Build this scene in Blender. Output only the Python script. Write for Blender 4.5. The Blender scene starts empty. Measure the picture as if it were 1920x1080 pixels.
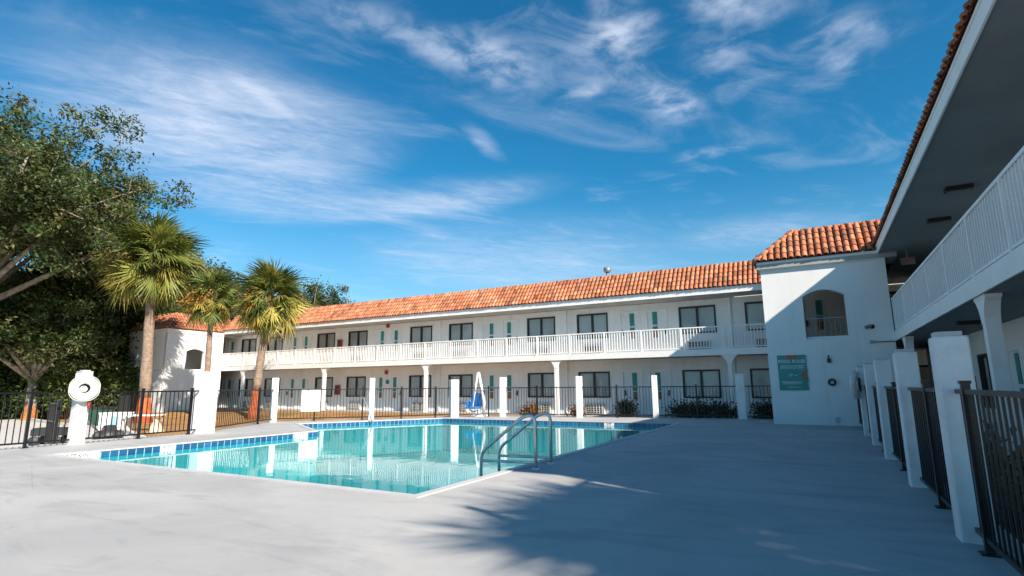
import bpy, bmesh, math, random
import numpy as np
from mathutils import Vector, Matrix
from mathutils.geometry import tessellate_polygon

random.seed(7)
rng = np.random.default_rng(7)
SC = bpy.context.scene
COL = SC.collection

# ------------------------------------------------------------------ camera model
F_PX, CX, CY = 1021.386, 960.0, 540.0
YAW, PITCH, ROLL, CAM_H = math.radians(28.82061), math.radians(10.20339), math.radians(-0.44457), 1.25
FWD = Vector((-math.sin(YAW) * math.cos(PITCH), math.cos(YAW) * math.cos(PITCH), math.sin(PITCH)))
_r = Vector((math.cos(YAW), math.sin(YAW), 0)); _u = _r.cross(FWD)
RGT = _r * math.cos(ROLL) + _u * math.sin(ROLL)
UPV = -_r * math.sin(ROLL) + _u * math.cos(ROLL)
cam_d = bpy.data.cameras.new('camera'); cam = bpy.data.objects.new('camera', cam_d); COL.objects.link(cam)
M = Matrix.Identity(4)
for i in range(3):
    M[i][0], M[i][1], M[i][2] = RGT[i], UPV[i], -FWD[i]
M.translation = Vector((0, 0, CAM_H))
cam.matrix_world = M
cam_d.sensor_width = 36; cam_d.lens = F_PX / 1920 * 36; cam_d.clip_start = 0.05; cam_d.clip_end = 3000
SC.camera = cam


def ray(x, y):
    return RGT * ((x - CX) / F_PX) - UPV * ((y - CY) / F_PX) + FWD


def on_ground(x, y, z=0.0):
    d = ray(x, y)
    return Vector((0, 0, CAM_H)) + d * ((z - CAM_H) / d.z)


def on_range(x, y, R):                     # a point at horizontal distance R in that direction
    d = ray(x, y)
    return Vector((0, 0, CAM_H)) + d * (R / math.hypot(d.x, d.y))


# ------------------------------------------------------------------ materials
MATS = {}


def nodes_of(name):
    m = bpy.data.materials.new(name); m.use_nodes = True
    nt = m.node_tree
    return m, nt, nt.nodes['Principled BSDF']


def N(nt, t, **kw):
    n = nt.nodes.new(t)
    for k, v in kw.items():
        setattr(n, k, v)
    return n


def mix_rgb(nt, fac, a, b, mode='MIX'):
    n = N(nt, 'ShaderNodeMix', data_type='RGBA', blend_type=mode)
    L = nt.links
    for idx, v in ((0, fac), (6, a), (7, b)):
        if hasattr(v, 'links'):
            L.new(v, n.inputs[idx])
        elif idx == 0:
            n.inputs[0].default_value = v
        else:
            n.inputs[idx].default_value = (*v[:3], 1)
    return n.outputs[2]


def noise(nt, scale, detail=4, rough=.55, vec=None, dist=0.0):
    n = N(nt, 'ShaderNodeTexNoise'); n.inputs['Scale'].default_value = scale
    n.inputs['Detail'].default_value = detail; n.inputs['Roughness'].default_value = rough
    n.inputs['Distortion'].default_value = dist
    if vec is not None:
        nt.links.new(vec, n.inputs['Vector'])
    return n.outputs['Fac']


def ramp(nt, fac, stops):
    r = N(nt, 'ShaderNodeValToRGB')
    el = r.color_ramp.elements
    while len(el) < len(stops):
        el.new(0.5)
    for e, (p, c) in zip(el, stops):
        e.position = p; e.color = (*c, 1) if len(c) == 3 else c
    nt.links.new(fac, r.inputs[0])
    return r.outputs[0]


def mrange(nt, v, a, b, c=0.0, d=1.0, smooth=True):
    n = N(nt, 'ShaderNodeMapRange', interpolation_type='SMOOTHSTEP' if smooth else 'LINEAR')
    nt.links.new(v, n.inputs[0])
    for i, x in enumerate((a, b, c, d)):
        n.inputs[i + 1].default_value = x
    return n.outputs[0]


def pos(nt):
    return N(nt, 'ShaderNodeNewGeometry').outputs['Position']


def scaled(nt, vec, s):
    n = N(nt, 'ShaderNodeVectorMath', operation='MULTIPLY'); nt.links.new(vec, n.inputs[0]); n.inputs[1].default_value = s
    return n.outputs[0]


def bump(nt, b, h, strength, dist=.02):
    n = N(nt, 'ShaderNodeBump'); n.inputs['Strength'].default_value = strength; n.inputs['Distance'].default_value = dist
    nt.links.new(h, n.inputs['Height']); nt.links.new(n.outputs[0], b.inputs['Normal'])


def mat(name, col, rough=.6, metal=0.0, var=.12, vscale=3.0, bscale=0, bstr=.2, spec=.5, col2=None, use_attr=False):
    m, nt, b = nodes_of(name)
    b.inputs['Roughness'].default_value = rough; b.inputs['Metallic'].default_value = metal
    b.inputs['Specular IOR Level'].default_value = spec
    p = pos(nt)
    f = noise(nt, vscale, 5, .6, p)
    dark = col2 or tuple(c * (1 - var * 2) for c in col)
    c = mix_rgb(nt, mrange(nt, f, .35, .7), col, dark)
    if use_attr:
        a = N(nt, 'ShaderNodeVertexColor', layer_name='Col')
        c = mix_rgb(nt, 1.0, c, a.outputs[0], 'MULTIPLY')
    nt.links.new(c, b.inputs['Base Color'])
    if bscale:
        bump(nt, b, noise(nt, bscale, 4, .6, p), bstr)
    MATS[name] = m
    return m


white_stucco = mat('white_stucco', (.84, .83, .81), .85, var=.035, vscale=.7, bscale=55, bstr=.35, spec=.2)
# add rain streak dirt to the stucco
_nt = white_stucco.node_tree; _b = _nt.nodes['Principled BSDF']
_st = noise(_nt, 1.0, 4, .6, scaled(_nt, pos(_nt), (2.2, 2.2, .16)))
_old = _b.inputs['Base Color'].links[0].from_socket
_nt.links.new(mix_rgb(_nt, mrange(_nt, _st, .52, .75, 0, .28), _old, (.55, .53, .49)), _b.inputs['Base Color'])
white_paint = mat('white_paint', (.85, .84, .82), .55, var=.03, vscale=2.5, spec=.35)
pillar_paint = mat('pillar_paint', (.80, .79, .78), .8, var=.07, vscale=2.5, bscale=30, bstr=.3, spec=.2)
door_paint = mat('door_paint', (.77, .78, .78), .5, var=.03, vscale=2)
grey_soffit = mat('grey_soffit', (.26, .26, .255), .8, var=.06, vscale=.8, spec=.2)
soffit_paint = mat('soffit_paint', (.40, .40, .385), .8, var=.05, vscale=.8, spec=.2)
frame_bronze = mat('dark_window_frame', (.018, .017, .016), .45, var=.1)
teal_paint = mat('teal_panel', (.03, .25, .23), .45, var=.1)
amber_panel = mat('amber_panel', (.30, .13, .05), .5, var=.15)
ac_metal = mat('ac_case', (.62, .60, .56), .55, var=.1, vscale=6)
ac_dark = mat('ac_grille', (.05, .05, .05), .6)
black_metal = mat('black_metal', (.008, .008, .009), .35, var=.2, vscale=8)
red_metal = mat('red_metal', (.42, .03, .03), .45)
steel = mat('steel', (.74, .71, .66), .38, metal=.65, var=.08, vscale=9)
grey_metal = mat('grey_metal', (.30, .31, .32), .45, metal=.6)
concrete = mat('concrete', (.42, .41, .39), .9, var=.1, vscale=1.2, bscale=30)
driveway_mat = mat('driveway_concrete', (.56, .53, .50), .9, var=.07, vscale=.6, bscale=25)
foam_white = mat('life_ring_shell', (.82, .81, .78), .5, var=.05, vscale=7)
rope_mat = mat('rope', (.75, .72, .62), .8)
blue_plastic = mat('blue_plastic', (.02, .20, .55), .4, var=.1)
palm_trunk = mat('palm_bark', (.36, .265, .20), .95, var=.22, vscale=5, bscale=14, bstr=.8, spec=.1)
_nt = palm_trunk.node_tree; _b = _nt.nodes['Principled BSDF']
_w = N(_nt, 'ShaderNodeTexWave', wave_type='BANDS', bands_direction='Z'); _w.inputs['Scale'].default_value = 3.4; _w.inputs['Distortion'].default_value = 5.0; _w.inputs['Detail'].default_value = 3; _w.inputs['Detail Scale'].default_value = 2.5
_nt.links.new(pos(_nt), _w.inputs['Vector'])
_o = _b.inputs['Base Color'].links[0].from_socket
_nt.links.new(mix_rgb(_nt, mrange(_nt, _w.outputs['Fac'], .1, .9, .55, 0), _o, (.17, .125, .10)), _b.inputs['Base Color'])
rust_trunk = mat('rust_stained_bark', (.50, .13, .05), .95, var=.2, vscale=5, bscale=14, bstr=.8, spec=.1)
oak_bark = mat('oak_bark', (.36, .31, .25), .95, var=.25, vscale=4, bscale=12, bstr=.8, spec=.1)
rust_oak = mat('rust_stained_oak_bark', (.45, .19, .07), .95, var=.2, vscale=4, bscale=12, bstr=.8, spec=.1)
mulch = mat('mulch', (.085, .055, .035), .95, var=.3, vscale=14, bscale=40, bstr=1.0, spec=.1)
hardware_dark = mat('dark_hardware', (.02, .02, .022), .4)
kerb_mat = mat('kerb', (.60, .58, .54), .9, var=.1)
dark_plastic = mat('dark_plastic', (.03, .032, .035), .5)
cardboard = mat('pale_cloth', (.60, .50, .36), .85)


def leaf_mat(name, col, transl=.25):
    m, nt, b = nodes_of(name)
    a = N(nt, 'ShaderNodeVertexColor', layer_name='Col')
    c = mix_rgb(nt, 1.0, col, a.outputs[0], 'MULTIPLY')
    nt.links.new(c, b.inputs['Base Color']); b.inputs['Roughness'].default_value = .5
    b.inputs['Specular IOR Level'].default_value = .35
    t = N(nt, 'ShaderNodeBsdfTranslucent'); nt.links.new(c, t.inputs[0])
    mx = N(nt, 'ShaderNodeMixShader'); mx.inputs[0].default_value = transl
    nt.links.new(b.outputs[0], mx.inputs[1]); nt.links.new(t.outputs[0], mx.inputs[2])
    nt.links.new(mx.outputs[0], nt.nodes['Material Output'].inputs[0])
    return m


oak_leaf = leaf_mat('oak_leaf', (1.12, 1.15, 1.0), .34)
palm_leaf = leaf_mat('palm_leaf', (1.18, 1.16, 1.05), .32)
tile_mat = mat('clay_tile', (.47, .185, .098), .85, var=.13, vscale=1.7, bscale=30, bstr=.2, spec=.25, use_attr=True)

# deck paint: pale grey coating with soft trowel marks and stains
deck_mat, nt, b = nodes_of('deck_coating')
p = pos(nt)
base = mix_rgb(nt, mrange(nt, noise(nt, .35, 6, .6, p, .8), .38, .68), (.455, .445, .43), (.37, .365, .36))
sw = noise(nt, .8, 4, .55, scaled(nt, p, (.8, 2.6, 1)), 1.4)
base = mix_rgb(nt, mrange(nt, sw, .48, .70, 0, .55), base, (.29, .29, .295))
sw2 = noise(nt, 5, 6, .7, p, 1.2)
base = mix_rgb(nt, mrange(nt, sw2, .5, .8, 0, .3), base, (.33, .325, .32))
cr = noise(nt, .55, 4, .55, p, 3.0)
line = N(nt, 'ShaderNodeMath', operation='ABSOLUTE')
sub = N(nt, 'ShaderNodeMath', operation='SUBTRACT'); nt.links.new(cr, sub.inputs[0]); sub.inputs[1].default_value = .5
nt.links.new(sub.outputs[0], line.inputs[0])
patch = mrange(nt, noise(nt, .25, 2, .5, p), .5, .62)
lw = mrange(nt, line.outputs[0], .0, .05, .10, 0)
mul = N(nt, 'ShaderNodeMath', operation='MULTIPLY'); nt.links.new(lw, mul.inputs[0]); nt.links.new(patch, mul.inputs[1])
base = mix_rgb(nt, mul.outputs[0], base, (.22, .22, .23))
spk = mrange(nt, noise(nt, 22, 2, .5, p), .74, .80, 0, .5)
base = mix_rgb(nt, spk, base, (.25, .25, .25))
gr = noise(nt, 120, 3, .7, p)
base = mix_rgb(nt, mrange(nt, gr, .45, .75, 0, .22), base, (.27, .265, .26))
crk = N(nt, 'ShaderNodeTexVoronoi', feature='DISTANCE_TO_EDGE'); crk.inputs['Scale'].default_value = .16
nt.links.new(mix_rgb(nt, .07, p, N(nt, 'ShaderNodeTexNoise').outputs['Color']), crk.inputs['Vector'])
base = mix_rgb(nt, mrange(nt, crk.outputs['Distance'], .0, .0016, .35, 0), base, (.2, .2, .2))
nt.links.new(base, b.inputs['Base Color']); b.inputs['Roughness'].default_value = .75
b.inputs['Specular IOR Level'].default_value = .3
bump(nt, b, noise(nt, 60, 5, .7, p), .25, .01)

coping_mat = mat('coping_paint', (.52, .51, .50), .7, var=.05, vscale=2, bscale=40)

# lawn: dry brown turf and mulch with greener patches
lawn_mat, nt, b = nodes_of('dry_lawn')
p = pos(nt)
c = mix_rgb(nt, mrange(nt, noise(nt, 1.1, 6, .65, p), .35, .68), (.46, .25, .095), (.26, .13, .05))
c = mix_rgb(nt, mrange(nt, noise(nt, 9, 6, .7, p), .45, .75, 0, .7), c, (.50, .34, .17))
c = mix_rgb(nt, mrange(nt, noise(nt, .16, 4, .6, p), .58, .72, 0, .8), c, (.14, .15, .04))
nt.links.new(c, b.inputs['Base Color']); b.inputs['Roughness'].default_value = .95; b.inputs['Specular IOR Level'].default_value = .1
bump(nt, b, noise(nt, 18, 6, .75, p), 1.0, .06)

# pool plaster
plaster_mat = mat('pool_plaster', (.16, .62, .62), .8, var=.06, vscale=.6, spec=.1)
tile_blue = mat('pool_tile_blue', (.02, .115, .24), .2, var=.12, vscale=9, use_attr=True)
grout_mat = mat('pool_grout', (.36, .48, .56), .7)
marker_white = mat('marker_tile', (.80, .79, .76), .35, var=.04)
letter_black = mat('letter_black', (.02, .02, .02), .5)
letter_white = mat('letter_white', (.75, .80, .78), .5)
sign_teal = mat('sign_teal', (.025, .28, .25), .4, var=.05)
sign_orange = mat('sign_orange', (.50, .12, .04), .45)
board_white = mat('board_white', (.82, .82, .80), .45, var=.03)

# water: mirror reflection by angle over a clear blue-green body
water_mat, nt, b = nodes_of('pool_water')
nt.nodes.remove(b)
p = pos(nt)
w1 = noise(nt, 1.6, 3, .5, scaled(nt, p, (1, 1, 1)), .4)
w2 = noise(nt, 7, 2, .5, p)
ww = N(nt, 'ShaderNodeMath', operation='MULTIPLY_ADD'); nt.links.new(w2, ww.inputs[0]); ww.inputs[1].default_value = .22; nt.links.new(w1, ww.inputs[2])
bm_ = N(nt, 'ShaderNodeBump'); bm_.inputs['Strength'].default_value = .09; bm_.inputs['Distance'].default_value = .03
nt.links.new(ww.outputs[0], bm_.inputs['Height'])
gl = N(nt, 'ShaderNodeBsdfGlossy'); gl.inputs['Roughness'].default_value = .015; nt.links.new(bm_.outputs[0], gl.inputs['Normal'])
gl.inputs['Color'].default_value = (1, 1, 1, 1)
tr = N(nt, 'ShaderNodeBsdfTransparent'); tr.inputs[0].default_value = (.38, .74, .79, 1)
lwt = N(nt, 'ShaderNodeLayerWeight'); lwt.inputs['Blend'].default_value = .5; nt.links.new(bm_.outputs[0], lwt.inputs['Normal'])
pw_ = N(nt, 'ShaderNodeMath', operation='POWER'); nt.links.new(lwt.outputs['Facing'], pw_.inputs[0]); pw_.inputs[1].default_value = 5.5
frs = N(nt, 'ShaderNodeMath', operation='MULTIPLY_ADD', use_clamp=True); nt.links.new(pw_.outputs[0], frs.inputs[0]); frs.inputs[1].default_value = .92; frs.inputs[2].default_value = .02
mx = N(nt, 'ShaderNodeMixShader'); nt.links.new(frs.outputs[0], mx.inputs[0]); nt.links.new(tr.outputs[0], mx.inputs[1]); nt.links.new(gl.outputs[0], mx.inputs[2])
nt.links.new(mx.outputs[0], nt.nodes['Material Output'].inputs[0])

# window glass in front of blinds
glass_mat, nt, b = nodes_of('window_glass')
nt.nodes.remove(b)
gl = N(nt, 'ShaderNodeBsdfGlossy'); gl.inputs['Roughness'].default_value = .02
tr = N(nt, 'ShaderNodeBsdfTransparent'); tr.inputs[0].default_value = (.95, .97, .97, 1)
fr = N(nt, 'ShaderNodeFresnel'); fr.inputs['IOR'].default_value = 1.45
mx = N(nt, 'ShaderNodeMixShader'); nt.links.new(fr.outputs[0], mx.inputs[0]); nt.links.new(tr.outputs[0], mx.inputs[1]); nt.links.new(gl.outputs[0], mx.inputs[2])
nt.links.new(mx.outputs[0], nt.nodes['Material Output'].inputs[0])
# blinds: pale slats
blind_mat, nt, b = nodes_of('blind_slats')
p = pos(nt)
wv = N(nt, 'ShaderNodeTexWave', wave_type='BANDS', bands_direction='Z'); wv.inputs['Scale'].default_value = 6.5
nt.links.new(p, wv.inputs['Vector'])
cc = mix_rgb(nt, mrange(nt, noise(nt, .8, 2, .5, p), .4, .65), (.80, .79, .75), (.64, .63, .60))
oi = N(nt, 'ShaderNodeObjectInfo')
cc = mix_rgb(nt, mrange(nt, oi.outputs['Random'], .3, 1.0, 0, .45), cc, (.42, .42, .40))
cc = mix_rgb(nt, mrange(nt, wv.outputs['Fac'], .0, .35, .35, 0), cc, (.2, .2, .2))
nt.links.new(cc, b.inputs['Base Color']); b.inputs['Roughness'].default_value = .7


# ------------------------------------------------------------------ mesh builder
class MB:
    def __init__(s):
        s.v = []; s.f = []; s.sm = []; s.c = []

    def add(s, verts, faces, smooth=False, col=None):
        o = len(s.v)
        s.v += [tuple(x) for x in verts]
        s.f += [tuple(i + o for i in f) for f in faces]
        s.sm += [smooth] * len(faces)
        s.c += [col or (1, 1, 1)] * len(verts)

    def box(s, x0, x1, y0, y1, z0, z1, col=None):
        v = [(x, y, z) for x in (x0, x1) for y in (y0, y1) for z in (z0, z1)]
        s.add(v, [(0, 1, 3, 2), (4, 6, 7, 5), (0, 4, 5, 1), (2, 3, 7, 6), (0, 2, 6, 4), (1, 5, 7, 3)], col=col)

    def obox(s, c, ax, ay, az, hx, hy, hz, col=None):
        c = Vector(c); ax, ay, az = Vector(ax), Vector(ay), Vector(az)
        v = [c + ax * (i * hx) + ay * (j * hy) + az * (k * hz) for i in (-1, 1) for j in (-1, 1) for k in (-1, 1)]
        s.add(v, [(0, 1, 3, 2), (4, 6, 7, 5), (0, 4, 5, 1), (2, 3, 7, 6), (0, 2, 6, 4), (1, 5, 7, 3)], col=col)

    def bar(s, a, b, w, h=None, up=(0, 0, 1)):
        a, b = Vector(a), Vector(b); d = (b - a); L = d.length; d = d / L
        u = Vector(up)
        if abs(d.dot(u)) > .95:
            u = Vector((1, 0, 0))
        x = d.cross(u).normalized(); y = x.cross(d)
        s.obox((a + b) / 2, d, x, y, L / 2, w / 2, (h or w) / 2)

    def tube(s, pts, radii, n=8, cap=True, col=None):
        pts = [Vector(p) for p in pts]
        if not hasattr(radii, '__len__'):
            radii = [radii] * len(pts)
        rings = []
        prev = None
        for i, p_ in enumerate(pts):
            d = (pts[min(i + 1, len(pts) - 1)] - pts[max(i - 1, 0)]).normalized()
            if prev is None:
                u = Vector((0, 0, 1)) if abs(d.z) < .9 else Vector((1, 0, 0))
                x = d.cross(u).normalized()
            else:
                x = (prev - d * prev.dot(d)).normalized()
            prev = x; y = d.cross(x)
            rings.append([p_ + (x * math.cos(2 * math.pi * k / n) + y * math.sin(2 * math.pi * k / n)) * radii[i] for k in range(n)])
        v = [q for r in rings for q in r]; f = []
        for i in range(len(pts) - 1):
            for k in range(n):
                f.append((i * n + k, i * n + (k + 1) % n, (i + 1) * n + (k + 1) % n, (i + 1) * n + k))
        if cap:
            f.append(tuple(range(n - 1, -1, -1))); f.append(tuple((len(pts) - 1) * n + k for k in range(n)))
        s.add(v, f, True, col)

    def lathe(s, prof, n=16, c=(0, 0, 0)):
        v = []; f = []
        for r, z in prof:
            v += [(c[0] + r * math.cos(2 * math.pi * k / n), c[1] + r * math.sin(2 * math.pi * k / n), c[2] + z) for k in range(n)]
        for i in range(len(prof) - 1):
            for k in range(n):
                f.append((i * n + k, i * n + (k + 1) % n, (i + 1) * n + (k + 1) % n, (i + 1) * n + k))
        s.add(v, f, True)

    def quad(s, a, b, c, d, col=None):
        s.add([a, b, c, d], [(0, 1, 2, 3)], col=col)

    def build(s, name, m, parent=None, loc=None):
        """vertices are in the parent's frame (or world); loc moves the origin there"""
        me = bpy.data.meshes.new(name)
        v = np.array(s.v, dtype=float).reshape(-1, 3)
        if loc is None and len(v):
            lo, hi = v.min(0), v.max(0)
            loc = Vector(((lo[0] + hi[0]) / 2, (lo[1] + hi[1]) / 2, lo[2]))
        loc = Vector(loc) if loc is not None else Vector((0, 0, 0))
        v = v - np.array(loc)
        me.from_pydata(v.tolist(), [], s.f)
        me.polygons.foreach_set('use_smooth', s.sm)
        if any(c != (1, 1, 1) for c in s.c):
            a = me.color_attributes.new('Col', 'FLOAT_COLOR', 'POINT')
            a.data.foreach_set('color', np.hstack([np.array(s.c, dtype=float), np.ones((len(s.c), 1))]).ravel())
        elif m in (tile_mat, tile_blue, oak_leaf, palm_leaf):
            a = me.color_attributes.new('Col', 'FLOAT_COLOR', 'POINT')
            a.data.foreach_set('color', np.ones(len(s.c) * 4))
        me.materials.append(m); me.update()
        o = bpy.data.objects.new(name, me); COL.objects.link(o)
        o.location = loc
        if parent:
            o.parent = parent
        return o


def tag(o, label=None, cat=None, group=None, kind=None):
    for k, v in (('label', label), ('category', cat), ('group', group), ('kind', kind)):
        if v:
            o[k] = v
    return o


def empty(name, loc, rz=0, label=None, cat=None, group=None):
    o = bpy.data.objects.new(name, None); COL.objects.link(o)
    o.location = loc; o.rotation_euler = (0, 0, rz); o.empty_display_size = .2
    return tag(o, label, cat, group)


def copy_tree(o, parent=None, loc=None, rz=None):
    c = o.copy(); COL.objects.link(c); c.parent = parent
    if loc is not None:
        c.location = loc
    if rz is not None:
        c.rotation_euler = (0, 0, rz)
    for ch in list(o.children):
        copy_tree(ch, c)
    return c


def text_mesh(name, body, size, m, parent, origin, xdir, ydir, depth=.004, align='CENTER', weight=.0):
    cu = bpy.data.curves.new(name, 'FONT'); cu.body = body; cu.size = size; cu.extrude = depth
    cu.align_x = align; cu.align_y = 'CENTER'; cu.offset = weight
    t = bpy.data.objects.new(name, cu)
    COL.objects.link(t)
    dg = bpy.context.evaluated_depsgraph_get()
    me = bpy.data.meshes.new_from_object(t.evaluated_get(dg))
    COL.objects.unlink(t); bpy.data.objects.remove(t)
    me.materials.clear(); me.materials.append(m)
    o = bpy.data.objects.new(name, me); COL.objects.link(o)
    x, y = Vector(xdir).normalized(), Vector(ydir).normalized(); z = x.cross(y)
    mm = Matrix.Identity(4)
    for i in range(3):
        mm[i][0], mm[i][1], mm[i][2] = x[i], y[i], z[i]
    mm.translation = Vector(origin)
    o.parent = parent
    o.matrix_local = mm
    return o


def sheet(name, outer, holes, z, m, skirt=0):
    loops = [[Vector((x, y, 0)) for x, y in outer]] + [[Vector((x, y, 0)) for x, y in h] for h in holes]
    tris = tessellate_polygon(loops)
    flat = [q for l in loops for q in l]
    mb = MB()
    fs = []
    for t in tris:
        a, b_, c_ = (flat[i] for i in t)
        n = (b_ - a).cross(c_ - a).z
        fs.append(tuple(t) if n > 0 else tuple(reversed(t)))
    mb.add([(q.x, q.y, z) for q in flat], fs)
    if skirt:
        k = len(outer)
        for i in range(k):
            a, b_ = outer[i], outer[(i + 1) % k]
            mb.quad((a[0], a[1], z - skirt), (b_[0], b_[1], z - skirt), (b_[0], b_[1], z), (a[0], a[1], z))
    o = mb.build(name, m, loc=(0, 0, 0))
    return tag(o, kind='structure')


# ------------------------------------------------------------------ ground, deck and pool
POOL = [(-4.22, 5.3), (-4.15, 18.65), (-13.3, 18.3), (-16.1, 13.6), (-12.9, 11.6), (-13.15, 5.3)]
DECK = [(1.3, -25), (1.3, 22.3), (-2.2, 22.3), (-11.7, 20.9), (-13.9, 19.8), (-15.9, 16.9), (-18.4, 13.9), (-15.75, 9.9), (-15.6, -25)]
WATER_Z = -.125
LAWN_Z = -.62


def sm(t):
    t = max(0, min(1, t)); return t * t * (3 - 2 * t)


def lawn_z(x, y):
    return LAWN_Z + .42 * max(sm((y - 17.5) / 4.5), sm((x + 17.5) / 4))


sheet('ground', [(-700, -700), (900, -700), (900, 900), (-700, 900)], [DECK], LAWN_Z, lawn_mat)
sheet('pool_deck', DECK, [POOL], 0, deck_mat, .8)
bank = MB()
for i in range(60):
    for j in range(22):
        x0, x1 = -62 + i * 1.08, -62 + (i + 1) * 1.08; y0, y1 = 17.3 + j * .335, 17.3 + (j + 1) * .335
        if (x0 + x1) / 2 > -17.2 and (y0 + y1) / 2 < 19.3:
            continue
        bank.add([(x, y, lawn_z(x, y) + .004 * (1 if y > 17.4 else -1)) for x, y in ((x0, y0), (x1, y0), (x1, y1), (x0, y1))], [(0, 1, 2, 3)], True)
tag(bank.build('lawn_bank', lawn_mat, loc=(0, 0, 0)), kind='structure')
sheet('driveway', [(-15.9, -40), (-15.9, 9.3), (-27, 13.4), (-37, 14.6), (-48, 17.0), (-58, 19.6), (-58, -40)], [], LAWN_Z + .006, driveway_mat)
kb = MB()
kpts = [(-15.9, 9.4), (-27, 13.5), (-37, 14.7), (-48, 17.1), (-58.1, 19.7), (-58.1, -40)]
for a, b_ in zip(kpts[:-1], kpts[1:]):
    kb.bar((*a, LAWN_Z + .06), (*b_, LAWN_Z + .06), .18, .13)
tag(kb.build('driveway_kerb', kerb_mat, loc=(0, 0, 0)), kind='structure')
tag(sheet('planting_bed', [(1.28, 0), (2.0, 0), (2.0, 19.6), (1.28, 19.6)], [], -.03, mulch), kind='structure')
tag(sheet('walkway', [(2.0, -20), (12, -20), (12, 24.5), (2.14, 24.5), (2.14, 19.5), (2.0, 19.5)], [], -.01, concrete), kind='structure')
tag(sheet('back_walkway', [(-41.8, 24.55), (2.1, 24.55), (2.1, 26.05), (-41.8, 26.05)], [], -.15, concrete, .5), kind='structure')
# second strip of kerb and road at the far left, a lit kerb line
pool = empty('swimming_pool', (-9, 12, 0), label='swimming pool with turquoise plaster, blue waterline tiles and an angled far side', cat='pool')
o3 = Vector((9, -12, 0))


def pl(x, y, z):
    return (x + 9, y - 12, z)


DEPTH = -1.25
mb = MB()
n = len(POOL)
for i in range(n):
    a, b_ = POOL[i], POOL[(i + 1) % n]
    mb.quad(pl(*b_, DEPTH), pl(*a, DEPTH), pl(*a, WATER_Z - .02), pl(*b_, WATER_Z - .02))
tri = tessellate_polygon([[Vector((x, y, 0)) for x, y in POOL]])
mb.add([pl(x, y, DEPTH) for x, y in POOL], [tuple(t) for t in tri])
mb.build('basin', plaster_mat, pool, (0, 0, 0))
mb = MB()
for i in range(n):
    a, b_ = POOL[i], POOL[(i + 1) % n]
    mb.quad(pl(*b_, WATER_Z - .02), pl(*a, WATER_Z - .02), pl(*a, 0), pl(*b_, 0))
mb.build('grout_band', grout_mat, pool, (0, 0, 0))
MARKS = {4: [(5.32, 6.05), ], 3: []}


def edge_frame(i):
    a, b_ = Vector((*POOL[i], 0)), Vector((*POOL[(i + 1) % n], 0))
    d = (b_ - a).normalized(); inn = Vector((-d.y, d.x, 0))
    return a, d, inn, (b_ - a).length


# markers in distance along an edge: edge 4 runs from the inner corner to the near-left corner
marks = {4: [(5.5, 6.28), (4.0, 4.32), (.35, .75)], 1: [(2.1, 2.45)]}
for i in range(n):
    a, d, inn, L = edge_frame(i)
    k = int(L / .162)
    mb = MB()
    for j in range(k):
        t0 = j * L / k
        if any(m0 - .1 < t0 < m1 - .02 for m0, m1 in marks.get(i, [])):
            if mb.v:
                mb.build('tile_band', tile_blue, pool, (0, 0, 0)); mb = MB()
            continue
        s0, s1 = a + d * (t0 + .008) + inn * .006, a + d * (t0 + L / k - .008) + inn * .006
        g = random.uniform(.75, 1.25)
        q = [pl(s0.x, s0.y, -.018), pl(s0.x, s0.y, WATER_Z - .018), pl(s1.x, s1.y, WATER_Z - .018), pl(s1.x, s1.y, -.018)]
        mb.quad(*q, col=(g, g * random.uniform(.92, 1.08), g))
    if mb.v:
        mb.build('tile_band', tile_blue, pool, (0, 0, 0))
texts = {(4, 0): '5 FT 6 IN', (4, 1): '5 FT', (4, 2): '4 FT', (1, 0): '3 FT'}
for i, ml in marks.items():
    a, d, inn, L = edge_frame(i)
    for j, (m0, m1) in enumerate(ml):
        c0, c1 = a + d * m0 + inn * .008, a + d * m1 + inn * .008
        mb = MB(); mb.quad(pl(c0.x, c0.y, -.012), pl(c0.x, c0.y, WATER_Z + .004), pl(c1.x, c1.y, WATER_Z + .004), pl(c1.x, c1.y, -.012))
        mk = mb.build('depth_marker', marker_white, pool, (0, 0, 0))
        cm = (c0 + c1) / 2 + inn * .006
        # letters face the water; reading direction runs so that they read from inside the pool
        text_mesh('depth_lettering', texts[(i, j)], .10, letter_black, mk, pl(cm.x, cm.y, -.068), -d, (0, 0, 1), .002)
# coping lip
def miter(poly, w):
    out = []
    k = len(poly)
    for i in range(k):
        p0, p1, p2 = Vector(poly[i - 1]), Vector(poly[i]), Vector(poly[(i + 1) % k])
        d1, d2 = (p1 - p0).normalized(), (p2 - p1).normalized()
        n1, n2 = Vector((d1.y, -d1.x)), Vector((d2.y, -d2.x))
        m_ = (n1 + n2).normalized(); m_ = m_ / max(.3, m_.dot(n1))
        out.append(p1 + m_ * w)
    return out


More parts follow.
